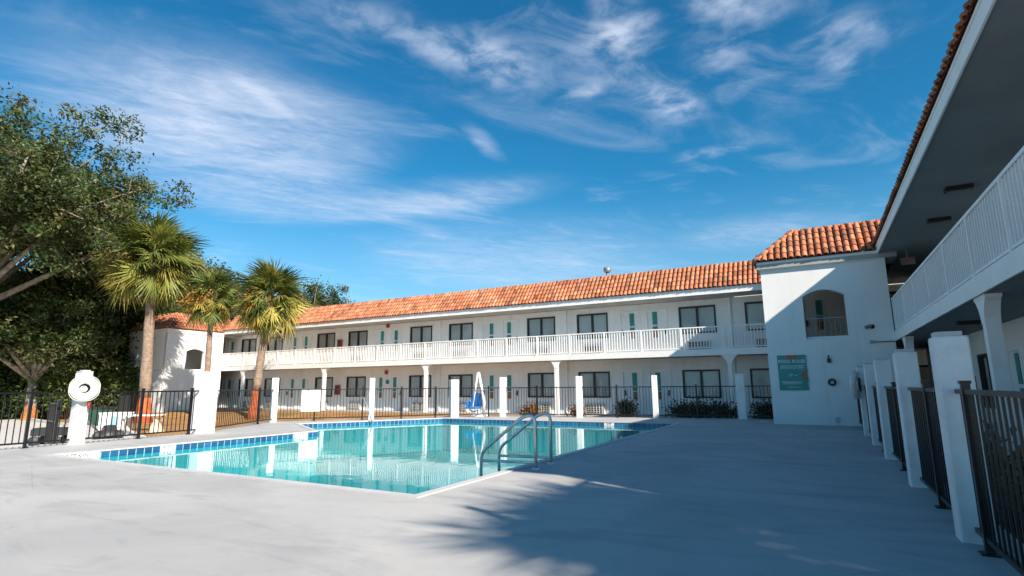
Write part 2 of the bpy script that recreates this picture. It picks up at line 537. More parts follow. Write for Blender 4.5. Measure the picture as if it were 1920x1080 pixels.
ou, inn_ = miter(POOL, .11), miter(POOL, -.02)
mb = MB()
for i in range(n):
    j = (i + 1) % n
    A, B, C_, D_ = inn_[i], inn_[j], ou[j], ou[i]
    mb.quad(pl(A.x, A.y, .012), pl(D_.x, D_.y, .012), pl(C_.x, C_.y, .012), pl(B.x, B.y, .012))
    mb.quad(pl(A.x, A.y, -.016), pl(A.x, A.y, .012), pl(B.x, B.y, .012), pl(B.x, B.y, -.016))
    mb.quad(pl(D_.x, D_.y, -.01), pl(C_.x, C_.y, -.01), pl(C_.x, C_.y, .012), pl(D_.x, D_.y, .012))
    pa, pb = POOL[i], POOL[j]
    mb.quad(pl(A.x, A.y, -.016), pl(B.x, B.y, -.016), pl(*pb, -.016), pl(*pa, -.016))
mb.build('coping', coping_mat, pool, (0, 0, 0))
for i in (1, 2):                                        # dark tile trim at the foot of the far walls
    a, d, inn, L = edge_frame(i)
    mb = MB(); q = [a + d * .1 + inn * .01, a + d * (L - .1) + inn * .01, a + d * (L - .1) + inn * .11, a + d * .1 + inn * .11]
    mb.quad(*[pl(v_.x, v_.y, DEPTH + .006) for v_ in q]); mb.build('floor_trim', letter_black, pool, (0, 0, 0))
# steps below the handrails
st = MB()
for k, (dx, z) in enumerate(((.45, -.42), (.85, -.70), (1.25, -.98))):
    st.box(*[v for v in (-4.22 - dx + 9, -4.23 + 9 - (0 if k == 0 else .004))], 6.6 - 12 + k * .004, 9.3 - 12 - k * .004, DEPTH + .004, z)
st.build('pool_steps', plaster_mat, pool, (0, 0, 0))
wm = MB()
tri = tessellate_polygon([[Vector((x, y, 0)) for x, y in POOL]])
fs = []
for t in tri:
    a, b_, c_ = (Vector((*POOL[i], 0)) for i in t)
    fs.append(tuple(t) if (b_ - a).cross(c_ - a).z > 0 else tuple(reversed(t)))
wm.add([(x, y, WATER_Z) for x, y in POOL], fs)
tag(wm.build('pool_water', water_mat, loc=(0, 0, 0)), kind='structure')


# ------------------------------------------------------------------ handrails
def arc_pts(pts, r=.1, k=5):
    out = [Vector(pts[0])]
    for i in range(1, len(pts) - 1):
        p0, p1, p2 = (Vector(q) for q in pts[i - 1:i + 2])
        a = p1 + (p0 - p1).normalized() * min(r, (p0 - p1).length * .49)
        b_ = p1 + (p2 - p1).normalized() * min(r, (p2 - p1).length * .49)
        for t in range(k + 1):
            s_ = t / k
            out.append(a * (1 - s_) ** 2 + p1 * 2 * s_ * (1 - s_) + b_ * s_ ** 2)
    out.append(Vector(pts[-1]))
    return out


for i, (yy, x0, lab) in enumerate(((7.72, -3.86, 'stainless pool handrail nearer the camera, its post foot in sunlight'), (8.36, -3.9, 'stainless pool handrail standing behind the other one, its foot in shade'))):
    h = empty('pool_handrail', (x0, yy, 0), label=lab, cat='handrail', group='stainless handrails at the pool steps')
    mb = MB()
    mb.tube(arc_pts([(0, 0, 0), (0, 0, .80), (-.20, 0, .79), (-.98, 0, .20), (-.98, 0, -.75)], .13, 6), .026, 10)
    mb.build('rail_tube', steel, h, (0, 0, 0))
    mb = MB(); mb.tube([(0, 0, .10), (-.98, 0, .08)], .021, 10); mb.build('cross_bar', steel, h)
    mb = MB(); mb.lathe([(.03, .03), (.055, .022), (.062, .002)], 16); mb.build('escutcheon', steel, h)


# ------------------------------------------------------------------ clay tile roofs
def tile_roof(o, a, s, L, S, nrm, pitch, rows, inset0=0.0, inset1=0.0, amp=.072):
    """one sloped field of barrel tiles: o corner, a along the eave, s up the slope"""
    o, a, s, nrm = Vector(o), Vector(a).normalized(), Vector(s).normalized(), Vector(nrm).normalized()
    mb = MB()
    rl = S / rows
    cnt = int(round(L / pitch)); pw = L / cnt
    for r in range(rows):
        t0, t1 = r * rl - (.03 if r == 0 else .04), (r + 1) * rl + .0
        f0, f1 = r / rows, (r + 1) / rows
        lo = inset0 * (f0 + f1) / 2; hi = L - inset1 * (f0 + f1) / 2
        for c in range(cnt):
            u = (c + .5) * pw
            if u < lo - pw * .2 or u > hi + pw * .2:
                continue
            g = random.gauss(1, .17); hue = random.gauss(0, .10)
            if random.random() < .07:
                g *= .62
            col = (max(.4, g), max(.3, g * (1 + hue)), max(.3, g * (1 + hue * 1.4)))
            v = []; K = 6
            jit = random.uniform(-.012, .012)
            for (t, hh, w) in ((t0 + jit, .035, .42), (t1, .006, .36)):
                for k in range(K + 1):
                    th = math.pi * k / K
                    v.append(o + a * (u - math.cos(th) * pw * w) + s * t + nrm * (hh + math.sin(th) * amp))
            f = [(k, k + 1, K + 2 + k, K + 1 + k) for k in range(K)]
            mb.add(v, f, True, col)
            # rim thickness at the lower end
            v2 = []
            for k in range(K + 1):
                th = math.pi * k / K
                v2.append(o + a * (u - math.cos(th) * pw * .42) + s * (t0 + jit) + nrm * (.035 + math.sin(th) * amp))
            for k in range(K + 1):
                th = math.pi * k / K
                v2.append(o + a * (u - math.cos(th) * pw * .31) + s * (t0 + jit) + nrm * (.018 + math.sin(th) * amp * .72))
            mb.add(v2, [(K + 1 + k, K + 2 + k, k + 1, k) for k in range(K)], False, tuple(q * .8 for q in col))
        # pan course under the barrels, its colour darkened to stand for shadow in the gaps
    g = .30
    c0 = o - s * .02; c1 = o + a * L - s * .02; c2 = o + a * (L - inset1) + s * S; c3 = o + a * inset0 + s * S
    mb.quad(c0 + nrm * .012, c1 + nrm * .012, c2 + nrm * .012, c3 + nrm * .012, col=(g, g * .8, g * .8))
    return mb


def ridge_caps(mb, p0, p1, r=.085, up=(0, 0, 1)):
    p0, p1 = Vector(p0), Vector(p1); d = p1 - p0; k = max(2, int(d.length / .3)); d = d / k
    for i in range(k):
        g = random.gauss(1, .12)
        mb.tube([p0 + d * (i - .05), p0 + d * (i + 1.05)], [r * 1.08, r * .9], 8, True, (g, g, g * .95))


# ------------------------------------------------------------------ motel wings
MOD = 8.01
Z_SLAB0, Z_SLAB1, Z_EAVE0, Z_EAVE1 = 2.49, 2.73, 5.12, 5.38


def wall_with_holes(mb, u0, u1, z0, z1, holes, y=0.0):
    us = sorted({u0, u1} | {h[0] for h in holes} | {h[1] for h in holes})
    us = [u for u in us if u0 - 1e-6 <= u <= u1 + 1e-6]
    zs = sorted({z0, z1} | {h[2] for h in holes} | {h[3] for h in holes})
    for i in range(len(us) - 1):
        for k in range(len(zs) - 1):
            uc, zc = (us[i] + us[i + 1]) / 2, (zs[k] + zs[k + 1]) / 2
            if any(h[0] < uc < h[1] and h[2] < zc < h[3] for h in holes):
                continue
            mb.quad((us[i], y, zs[k]), (us[i + 1], y, zs[k]), (us[i + 1], y, zs[k + 1]), (us[i], y, zs[k + 1]))
    for h in holes:
        D_ = .16
        a, b_, c_, d_ = h[0], h[1], h[2], h[3]
        mb.quad((a, y, c_), (a, y, d_), (a, y + D_, d_), (a, y + D_, c_))
        mb.quad((b_, y, d_), (b_, y, c_), (b_, y + D_, c_), (b_, y + D_, d_))
        mb.quad((a, y, d_), (b_, y, d_), (b_, y + D_, d_), (a, y + D_, d_))
        mb.quad((b_, y, c_), (a, y, c_), (a, y + D_, c_), (b_, y + D_, c_))


WIN_W, WIN_H = 1.65, 1.27


def make_window(parent, loc, w=WIN_W, h=WIN_H):
    """origin at the lower middle of the opening on the wall face"""
    mb = MB(); t = .075
    mb.box(-w / 2, -w / 2 + t, -.025, .11, 0, h); mb.box(w / 2 - t, w / 2, -.025, .11, 0, h)
    mb.box(-w / 2 + t, w / 2 - t, -.025, .11, 0, t * .9); mb.box(-w / 2 + t, w / 2 - t, -.025, .11, h - t, h)
    mb.box(-.045, .045, -.018, .10, t * .9, h - t)
    wdw = mb.build('window', frame_bronze, parent, (0, 0, 0)); wdw.location = loc
    mb = MB(); mb.quad((-w / 2 + t, .05, t), (w / 2 - t, .05, t), (w / 2 - t, .05, h - t), (-w / 2 + t, .05, h - t))
    mb.build('pane', glass_mat, wdw, (0, 0, 0))
    mb = MB(); mb.quad((-w / 2, .085, 0), (w / 2, .085, 0), (w / 2, .085, h), (-w / 2, .085, h))
    mb.build('blind', blind_mat, wdw, (0, 0, 0))
    return wdw


def make_door(parent, loc, side):
    """side: +1 handle on the +u side; strip towards the other"""
    mb = MB(); w, h = .92, 2.03
    mb.box(-w / 2, w / 2, .03, .075, .01, h)
    d = mb.build('door', door_paint, parent, (0, 0, 0)); d.location = loc
    mb = MB()
    mb.box(-w / 2 - .05, -w / 2, -.02, .1, .0, h + .05); mb.box(w / 2, w / 2 + .05, -.02, .1, .0, h + .05)
    mb.box(-w / 2, w / 2, -.02, .1, h, h + .05); mb.build('door_frame', white_paint, d, (0, 0, 0))
    x = -side * .1
    mb = MB(); mb.box(x - .115, x + .115, .012, .029, 1.36, 2.0 - .02); mb.box(x - .115, x + .115, .012, .029, 1.13, 1.28)
    mb.build('teal_strip', teal_paint, d, (0, 0, 0))
    mb = MB(); mb.box(x - .105, x + .105, .014, .029, .74, 1.09); mb.build('amber_strip', amber_panel, d, (0, 0, 0))
    mb = MB(); mb.box(side * .38 - .03, side * .38 + .03, -.01, .029, .9, 1.16)
    mb.tube([(side * .38, -.05, .98), (side * .26, -.06, .98)], .012, 6); mb.build('handle', hardware_dark, d, (0, 0, 0))
    return d


def make_ac(parent, loc):
    mb = MB(); mb.box(-.5, .5, -.12, 0, 0, .46); a = mb.build('air_conditioner', ac_metal, parent, (0, 0, 0)); a.location = loc
    mb = MB()
    mb.box(-.45, .45, -.135, -.121, .04, .42)
    mb.build('grille', ac_dark, a, (0, 0, 0))
    mb = MB()
    for k in range(7):
        mb.box(-.45 + k * .1425, -.415 + k * .1425, -.15, -.136, .04, .42)
    for k in range(3):
        mb.box(-.41, .40, -.148, -.137, .11 + k * .1, .125 + k * .1)
    mb.build('fin', ac_metal, a, (0, 0, 0))
    return a


def make_column(parent, loc, h):
    mb = MB(); w = .085
    mb.box(-w, w, -w, w, 0, h - .02); c = mb.build('column', white_paint, parent, (0, 0, 0)); c.location = loc
    mb = MB()
    prof = [(w + .003, .40), (w + .02, .30), (w + .07, .19), (w + .15, .09), (w + .20, .05)]
    v = []; f = []
    for hw, dz in prof:
        v += [(-hw, -w - .006, h - dz), (hw, -w - .006, h - dz), (hw, w + .006, h - dz), (-hw, w + .006, h - dz)]
    for i in range(len(prof) - 1):
        for k in range(4):
            f.append((i * 4 + k, i * 4 + (k + 1) % 4, i * 4 + 4 + (k + 1) % 4, i * 4 + 4 + k))
    mb.add(v, f)
    mb.box(-w - .22, w + .22, -w - .012, w + .012, h - .05, h)
    mb.build('capital', white_paint, c, (0, 0, 0))
    return c


def wing(root, u0, u1, cols, eave_y, ridge_y, ridge_z, wall_end=0.0, railing=(None, None), depth=7.0, lower_floor=-.15, tile_u=(None, None), skip=lambda u: False):
    R0, R1 = railing
    holes = []; wins = []; doors = []
    for cu in cols:
        for du in (-1.43, 1.45):
            for zf in (lower_floor, Z_SLAB1):
                u = cu + du; z = zf + .83 if zf > 1 else .65
                z = 3.57 if zf > 1 else .65
                if u0 < u - .9 and u + .9 < u1:
                    wins.append((u, z)); holes.append((u - WIN_W / 2, u + WIN_W / 2, z, z + WIN_H))
        for du, sd in ((-3.95 - .66, -1), (-3.95 + .66, 1)):
            for zf in (lower_floor, Z_SLAB1):
                u = cu + du
                if u0 < u - .6 and u + .6 < u1:
                    doors.append((u, zf, sd)); holes.append((u - .51, u + .51, zf, zf + 2.08))
    mb = MB()
    wall_with_holes(mb, u0, u1, lower_floor - .06, Z_EAVE0, holes)
    mb.quad((u1, 0, -.2), (u1, depth, -.2), (u1, depth, Z_EAVE1), (u1, 0, Z_EAVE1))
    mb.quad((u0, depth, -.2), (u0, 0, -.2), (u0, 0, Z_EAVE1), (u0, depth, Z_EAVE1))
    mb.quad((u1, depth, -.2), (u0, depth, -.2), (u0, depth, Z_EAVE1), (u1, depth, Z_EAVE1))
    mb.quad((u0, .17, -.2), (u1, .17, -.2), (u1, .17, Z_EAVE1), (u0, .17, Z_EAVE1))
    mb.build('wall', white_stucco, root, (0, 0, 0))
    mb = MB(); mb.box(u0, u1, -1.4, -.002, Z_SLAB0, Z_SLAB1)
    mb.box(u0, u1, -1.43, -1.402, Z_SLAB0 - .015, Z_SLAB1 + .02)
    mb.build('walkway_slab', white_paint, root, (0, 0, 0))
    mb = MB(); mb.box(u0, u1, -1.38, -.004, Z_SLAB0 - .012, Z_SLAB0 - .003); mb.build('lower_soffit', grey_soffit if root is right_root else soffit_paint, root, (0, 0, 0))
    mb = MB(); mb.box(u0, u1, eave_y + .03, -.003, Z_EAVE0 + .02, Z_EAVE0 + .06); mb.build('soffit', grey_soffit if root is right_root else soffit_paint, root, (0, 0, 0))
    mb = MB(); mb.box(u0, u1, eave_y, eave_y + .028, Z_EAVE0, Z_EAVE1)
    mb.box(u0, u1, eave_y - .012, eave_y - .001, Z_EAVE1 - .05, Z_EAVE1 + .005)
    mb.build('fascia', white_paint, root, (0, 0, 0))
    # mansard: clay tile slope, flat deck behind
    rise = ridge_z - Z_EAVE1; run = ridge_y - eave_y; S = math.hypot(rise, run)
    sl = Vector((0, run, rise)) / S; nr = Vector((0, -rise, run)) / S
    t0, t1 = tile_u[0] if tile_u[0] is not None else u0, tile_u[1] if tile_u[1] is not None else u1
    mb = tile_roof((t0, eave_y - .02, Z_EAVE1 + .01), (1, 0, 0), sl, t1 - t0, S + .03, nr, .2, 5)
    ridge_caps(mb, (t0, ridge_y, ridge_z + .01), (t1, ridge_y, ridge_z + .01), .06)
    mb.build('roof', tile_mat, root, (0, 0, 0))
    mb = MB()
    mb.quad((u0, ridge_y, ridge_z), (u1, ridge_y, ridge_z), (u1, depth, ridge_z - .02), (u0, depth, ridge_z - .02))
    mb.quad((u0, eave_y, Z_EAVE1), (u0, ridge_y, ridge_z), (u0, depth, ridge_z - .02), (u0, depth, Z_EAVE1))
    mb.quad((u1, ridge_y, ridge_z), (u1, eave_y, Z_EAVE1), (u1, depth, Z_EAVE1), (u1, depth, ridge_z - .02))
    mb.quad((u1, depth, Z_EAVE1), (u0, depth, Z_EAVE1), (u0, depth, ridge_z - .02), (u1, depth, ridge_z - .02))
    mb.build('roof_deck', soffit_paint, root, (0, 0, 0))
    # openings
    pw = None
    for u, z in wins:
        pw = make_window(root, (u, 0, z)) if pw is None else (copy_tree(pw, root, (u, 0, z)))
    pa = None
    for u, z in wins:
        zz = 2.75 if z > 2 else -.13
        pa = make_ac(root, (u, 0, zz)) if pa is None else copy_tree(pa, root, (u, 0, zz))
    pd = {}
    for u, z, sd in doors:
        pd[sd] = make_door(root, (u, 0, z), sd) if sd not in pd else copy_tree(pd[sd], root, (u, 0, z))
    pc = None
    for cu in cols:
        if u0 < cu < u1 and not (root is back and cu > 2):
            pc = make_column(root, (cu, -1.29, lower_floor), Z_SLAB0 - .016 - lower_floor) if pc is None else copy_tree(pc, root, (cu, -1.29, lower_floor))
    # pilasters with downspouts at each column line of the facade
    for cu in cols:
        mb = MB()
        mb.box(cu - .05, cu + .05, -.07, -.001, Z_SLAB1, Z_EAVE0); mb.box(cu - .05, cu + .05, -.07, -.001, lower_floor, Z_SLAB0 - .02)
        mb.build('downspout', white_paint, root)
    # railing
    a, b_ = (R0 if R0 is not None else u0), (R1 if R1 is not None else u1)
    zt = 3.73
    mb = MB(); y = -1.36
    mb.box(a, b_, y - .03, y + .03, zt - .05, zt); mb.box(a, b_, y - .018, y + .018, Z_SLAB1 + .07, Z_SLAB1 + .11)
    k = int((b_ - a) / .128)
    for i in range(k + 1):
        u = a + (b_ - a) * i / k
        mb.box(u - .0155, u + .0155, y - .0155, y + .0155, Z_SLAB1 + .11, zt - .05)
    rl = mb.build('railing', white_paint, root, (0, 0, 0))
    p0 = None
    u = b_ - .35
    while u > a:
        if p0 is None:
            mb = MB(); mb.box(-.035, .035, y - .037, y + .037, 0, zt - .052 - Z_SLAB1)
            p0 = mb.build('railing_post', white_paint, rl, (0, 0, 0)); p0.location = (u, 0, Z_SLAB1)
        else:
            c = p0.copy(); COL.objects.link(c); c.parent = rl; c.location = (u, 0, Z_SLAB1)
        u -= 1.77


BW = 26.05
back = empty('motel_wing', (0, BW, 0), label='long two-storey white motel wing behind the pool with a sunlit orange tile roof', cat='motel building')
right_root = None
wing(back, -41.8, 5.5, [4.86] + [-3.15 - MOD * k for k in range(5)], -1.45, -.48, 6.54, railing=(-37.6, -1.2), tile_u=(-37.6, -1.2))
RW = 3.55
right = empty('motel_wing', (RW, 0, 0), -math.pi / 2, label='shaded two-storey white motel wing along the right edge with a deep overhanging eave', cat='motel building')
right_root = right
wing(right, -24.55, -4.4, [-18.1, -10.1, -2.1], -1.60, -.3, 6.5, railing=(-24.5, -4.5))


# ------------------------------------------------------------------ stair towers
def arch_wall(mb, w, z0, z1, ax0, ax1, az0, az1, sag, T):
    """wall in the x-z plane (y=0 front, y=T back) with a segmental-arched opening"""
    K = 14
    arch = [(ax0, az0), (ax1, az0)]
    for k in range(K + 1):
        t = k / K
        x = ax1 + (ax0 - ax1) * t
        arch.append((x, az1 - sag + sag * (1 - (2 * t - 1) ** 2)))
    outer = [(0, z0), (w, z0), (w, z1), (0, z1)]
    loops = [[Vector((x, z, 0)) for x, z in outer], [Vector((x, z, 0)) for x, z in arch]]
    tris = tessellate_polygon(loops); flat = [q for l in loops for q in l]
    mb.add([(q.x, 0, q.y) for q in flat], [tuple(t) for t in tris])
    mb.add([(q.x, T, q.y) for q in flat], [tuple(t) for t in tris])
    k = len(arch)
    for i in range(k):
        a, b_ = arch[i], arch[(i + 1) % k]
        mb.quad((a[0], 0, a[1]), (b_[0], 0, b_[1]), (b_[0], T, b_[1]), (a[0], T, a[1]))


def tower_roof(mb, x0, x1, y0, y1, z, inset, rise, sides, front_trim=0.0):
    S = math.hypot(inset, rise)
    if 'front' in sides:
        m2 = tile_roof((x0, y0, z), (1, 0, 0), Vector((0, inset, rise)) / S, x1 - x0, S, Vector((0, -rise, inset)) / S, .2, 5, inset, 0 if 'noright' in sides else inset)
        mb.add(m2.v, m2.f, True); mb.c[-len(m2.c):] = m2.c
    if 'left' in sides:
        m2 = tile_roof((x0, y1, z), (0, -1, 0), Vector((inset, 0, rise)) / S, y1 - y0, S, Vector((-rise, 0, inset)) / S, .2, 5, 0, inset)
        mb.add(m2.v, m2.f, True); mb.c[-len(m2.c):] = m2.c
    if 'right' in sides:
        m2 = tile_roof((x1, y0, z), (0, 1, 0), Vector((-inset, 0, rise)) / S, y1 - y0, S, Vector((rise, 0, inset)) / S, .2, 5, inset, 0)
        mb.add(m2.v, m2.f, True); mb.c[-len(m2.c):] = m2.c
    xr = x1 if 'noright' in sides else x1 - inset
    ridge_caps(mb, (x0, y0, z + .03), (x0 + inset, y0 + inset, z + rise + .03), .085)
    if 'right' in sides:
        ridge_caps(mb, (x1, y0, z + .03), (x1 - inset, y0 + inset, z + rise + .03), .085)
    ridge_caps(mb, (x0 + inset, y0 + inset, z + rise + .01), (xr, y0 + inset, z + rise + .01), .06)


TX0, TX1, TY0 = -1.32, 2.14, 19.6
rt = empty('stair_tower', (TX0, TY0, 0), label='white stair tower at the right corner carrying the teal sign, half in shadow', cat='stair tower')
W_ = TX1 - TX0; D_ = 24.6 - TY0
mb = MB()
arch_wall(mb, W_, -.2, 5.0, 1.15, 2.30, 2.62, 4.18, .20, .22)
mb.box(0, .2, .22, D_, -.2, 5.0)
mb.box(W_ - .2, W_, .22, D_, -.2, 2.5); mb.box(W_ - .2, W_, .22, D_, 2.5, 5.0)
mb.build('wall', white_stucco, rt, (0, 0, 0))
mb = MB(); mb.box(.2, W_ - .2, .22, D_, 2.5, 2.72); mb.box(.2, W_ - .2, .22, D_, 4.86, 4.98)
mb.build('inner_landing', white_stucco, rt, (0, 0, 0))
mb = MB(); mb.box(.25, W_ - .25, .41, .43, 3.30, 3.325)
for k in range(20):
    x = .3 + k * .14
    mb.box(x - .005, x + .005, .412, .428, 2.6, 3.30)
mb.build('landing_rail', grey_metal, rt, (0, 0, 0))
mb = MB()
mb.box(-.06, W_, -.07, -.002, 4.97, 5.22); mb.box(-.06, -.002, -.002, D_, 4.97, 5.22)
mb.box(-.10, W_, -.11, -.071, 5.15, 5.23)
mb.build('cornice', white_paint, rt, (0, 0, 0))
mb = MB()
tower_roof(mb, -.14, W_ + .35, -.15, D_ + .6, 5.25, 1.2, 1.17, ('front', 'left', 'noright'))
mb.build('roof', tile_mat, rt, (0, 0, 0))
mb = MB(); mb.box(1.06, W_ + .3, 1.07, D_ + .6, 5.0, 6.40); mb.box(-.1, W_ + .3, -.1, D_ + .4, 5.0, 5.24)
mb.build('roof_deck', soffit_paint, rt, (0, 0, 0))

LX, LY = -37.65, 20.7
lt = empty('stair_tower', (LX, LY, 0), label='white stair tower at the far left end behind the palms, palm shadow on its wall', cat='stair tower')
mb = MB()
# the arched face looks along +x: build it in a turned frame, then swap axes
m2 = MB(); arch_wall(m2, 4.0, -.7, 5.0, 1.38, 2.62, 2.56, 3.95, .18, .22)
mb.add([(-y, x, z) for x, y, z in m2.v], [tuple(reversed(f)) for f in m2.f])
mb.box(-4.6, -.222, 0, .2, -.7, 5.0); mb.box(-4.6, -4.4, .2, 5.3, -.7, 5.0)
mb.build('wall', white_stucco, lt, (0, 0, 0))
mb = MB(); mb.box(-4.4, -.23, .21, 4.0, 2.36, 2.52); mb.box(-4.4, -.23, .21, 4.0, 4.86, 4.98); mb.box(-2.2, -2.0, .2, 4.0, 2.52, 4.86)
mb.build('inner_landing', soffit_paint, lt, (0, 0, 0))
mb = MB(); mb.box(-4.66, .07, -.07, -.002, 4.97, 5.23); mb.box(.002, .07, -.002, 4.0, 4.97, 5.23)
mb.build('cornice', white_paint, lt, (0, 0, 0))
mb = MB(); tower_roof(mb, -4.7, .12, -.12, 5.4, 5.25, 1.2, 1.17, ('front', 'right')); mb.build('roof', tile_mat, lt, (0, 0, 0))
mb = MB(); mb.box(-4.6, -1.1, 1.1, 8, 5.0, 6.38); mb.box(-4.62, .06, -.05, 5.3, 5.0, 5.24); mb.build('roof_deck', soffit_paint, lt, (0, 0, 0))
mb = MB(); mb.box(-4.4, -.3, -.018, -.002, 2.42, 2.47); mb.build('joint_strip', ac_metal, lt, (0, 0, 0))

# roof vent on the back wing
rv = empty('roof_vent', (-9.46, 28.0, 6.5), label='small galvanised vent cap sticking up above the long tile roof', cat='roof vent')
mb = MB(); mb.tube([(0, 0, 0), (0, 0, .85)], .07, 10); mb.build('vent_pipe', grey_metal, rv, (0, 0, 0))
mb = MB(); mb.lathe([(.0, 1.12), (.20, 1.06), (.21, .86), (.12, .80)], 12); mb.build('vent_cap', grey_metal, rv, (0, 0, 0))

# ------------------------------------------------------------------ things fixed to the buildings
sg = empty('pool_sign', (-.65, 19.585, 1.05), label='teal POOL RULES sign with orange emblem on the shaded tower wall', cat='sign')
mb = MB(); mb.box(-.41, .41, -.012, .010, 0, 1.10); mb.build('sign_board', sign_teal, sg, (0, 0, 0))
mb = MB()
v = [(.0, -.016, 1.10 - .0)] + [(.17 * math.cos(math.pi + math.pi * k / 12), -.016, 1.10 + .12 * math.sin(math.pi + math.pi * k / 12)) for k in range(13)]
mb.add(v, [(0, k, k + 1) for k in range(1, 13)]); mb.build('emblem', sign_orange, sg, (0, 0, 0))
mb = MB()
for k in range(7):
    a = math.pi / 2 + math.pi * k / 6
    mb.add([(.40, -.016, .47), (.40 + .17 * math.cos(a - .16), -.016, .47 + .17 * math.sin(a - .16)), (.40 + .17 * math.cos(a + .16), -.016, .47 + .17 * math.sin(a + .16))], [(0, 1, 2)])
mb.build('sunburst', sign_orange, sg, (0, 0, 0))
text_mesh('sign_lettering', 'POOL RULES', .135, letter_white, sg, (0, -.017, .90), (1, 0, 0), (0, 0, 1), .002, weight=.003)
mb = MB()
for k, (x0, x1, z) in enumerate(((-.34, .34, .77), (-.34, .30, .73), (-.34, .33, .69), (-.1, .02, .50), (.05, .12, .46), (-.12, -.02, .45), (-.33, .22, .27), (-.33, .25, .235), (-.30, .20, .20), (-.16, .18, .10))):
    mb.box(x0, x1, -.0165, -.0125, z - .008, z + .008)
mb.build('text_lines', letter_white, sg, (0, 0, 0))

ring = MB()
ring.tube([(.085 * math.cos(a), 0, .085 * math.sin(a)) for a in np.linspace(0, 2 * math.pi, 21)], .03, 8, False)
hr = ring.build('hose_hook', hardware_dark, None, (0, 0, 0)); hr.location = (.40, 19.54, 1.29)
tag(hr, 'small black ring fixed low on the tower wall right of the teal sign', 'wall ring')
mb = MB(); mb.box(-.05, .05, -.08, 0, -.06, .06); mb.tube([(0, -.05, .06), (0, -.05, .16)], .02, 8)
tp = mb.build('wall_tap', hardware_dark, None, (0, 0, 0)); tp.location = (.38, 19.598, 1.95); tag(tp, 'small dark wall fitting above the black ring on the tower', 'wall fitting')
sc_ = empty('security_camera', (1.60, 19.6, 2.93), label='round security camera on the tower wall beside the railing end', cat='security camera')
mb = MB(); mb.lathe([(.0, .0), (.07, .0), (.07, .03)], 12); mb.v = [(x, -z, y) for x, y, z in mb.v]; mb.build('mount', white_paint, sc_, (0, 0, 0))
mb = MB(); mb.tube([(0, -.02, 0), (-.05, -.12, -.02)], .03, 8); mb.tube([(-.03, -.10, .02), (-.16, -.22, -.03)], [.05, .055], 10); mb.build('camera_body', grey_metal, sc_, (0, 0, 0))
cd = MB(); cd.tube([(1.56, 19.57, 2.47), (2.13, 19.57, 2.47)], .018, 6); cd.box(1.50, 1.62, 19.53, 19.599, 2.43, 2.52)
tag(cd.build('conduit', grey_metal), 'thin grey conduit with a junction box on the tower wall under the camera', 'conduit')
cp = MB(); cp.box(-.05, .05, -.06, 0, 0, .16)
o = cp.build('wall_outlet', ac_metal, None, (0, 0, 0)); o.location = (.42, 19.598, .08); tag(o, 'small outlet box near the foot of the tower wall', 'outlet box')
# exit sign under the upper soffit
lamp_glass = mat('lamp_lens', (.16, .16, .15), .4)
ex = empty('exit_sign', (2.62, 19.0, 4.62), label='red lettered EXIT sign under the upper soffit of the right wing', cat='exit sign')
mb = MB(); mb.box(-.17, .17, -.02, .02, 0, .2); mb.box(-.02, .02, -.01, .01, .2, .51); mb.build('sign_case', lamp_glass, ex, (0, 0, 0))
text_mesh('exit_lettering', 'EXIT', .15, red_metal, ex, (0, -.024, .10), (1, 0, 0), (0, 0, 1), .002, weight=.003)
# soffit lights
lamp_glass = mat('lamp_lens', (.16, .16, .15), .4)
first = None
for (x, y, z, lab) in ((2.92, 16.0, 5.12, 'flat light fixture on the upper right soffit, the farther of two'), (2.85, 13.5, 5.12, 'flat light fixture on the upper right soffit, the nearer of two'), (2.82, 14.1, 2.47, 'flat light fixture under the lower right walkway ceiling')):
    if first is None:
        first = empty('ceiling_light', (x, y, z), label=lab, cat='ceiling light', group='light fixtures under the right wing soffits')
        mb = MB(); mb.box(-.22, .22, -.11, .11, -.07, 0.015); mb.build('lamp_case', hardware_dark, first, (0, 0, 0))
        mb = MB(); mb.box(-.19, .19, -.08, .08, -.085, -.072); mb.build('diffuser', lamp_glass, first, (0, 0, 0))
    else:
        tag(copy_tree(first, None, (x, y, z)), lab)
# fire extinguisher cabinets
def cabinet(x, y, z, rz, lab):
    e = empty('extinguisher_cabinet', (x, y, z), rz, lab, 'fire extinguisher cabinet', 'red fire extinguisher cabinets on the motel walls')
    mb = MB(); mb.box(-.17, .17, -.16, -.001, 0, .62); mb.build('cabinet', red_metal, e, (0, 0, 0))
    mb = MB(); mb.box(-.12, .12, -.166, -.161, .08, .54); mb.build('cabinet_glass', ac_dark, e, (0, 0, 0))


cabinet(-27.25, BW, 3.72, 0, 'red extinguisher cabinet on the upper gallery wall behind the railing')
cabinet(-27.25, BW, .78, 0, 'red extinguisher cabinet on the ground floor wall of the long wing')
cabinet(RW, 18.2, .80, -math.pi / 2, 'red extinguisher cabinet under the right wing behind the fence')
for (x, z, lab, m_) in ((-23.2, 4.90, 'dark red alarm strobe high on the upper gallery wall above two doors', red_metal), (-23.2, 2.02, 'dark red alarm strobe above the ground floor doors', red_metal)):
    mb = MB(); mb.box(-.1, .1, -.09, -.001, 0, .24); mb.box(-.06, .06, -.13, -.091, .05, .19)
    o = mb.build('fire_alarm', red_metal, None, (0, 0, 0)); o.location = (x, BW, z); tag(o, lab, 'fire alarm', 'alarm strobes on the long wing')
mb = MB(); mb.lathe([(0, .0), (.13, .0), (.13, .05), (0, .05)], 14); mb.v = [(x, -z, y) for x, y, z in mb.v]
o = mb.build('wall_plaque', teal_paint, None, (0, 0, 0)); o.location = (-23.1, BW - .002, 1.55); tag(o, 'small round teal plaque between two ground floor doors', 'plaque')


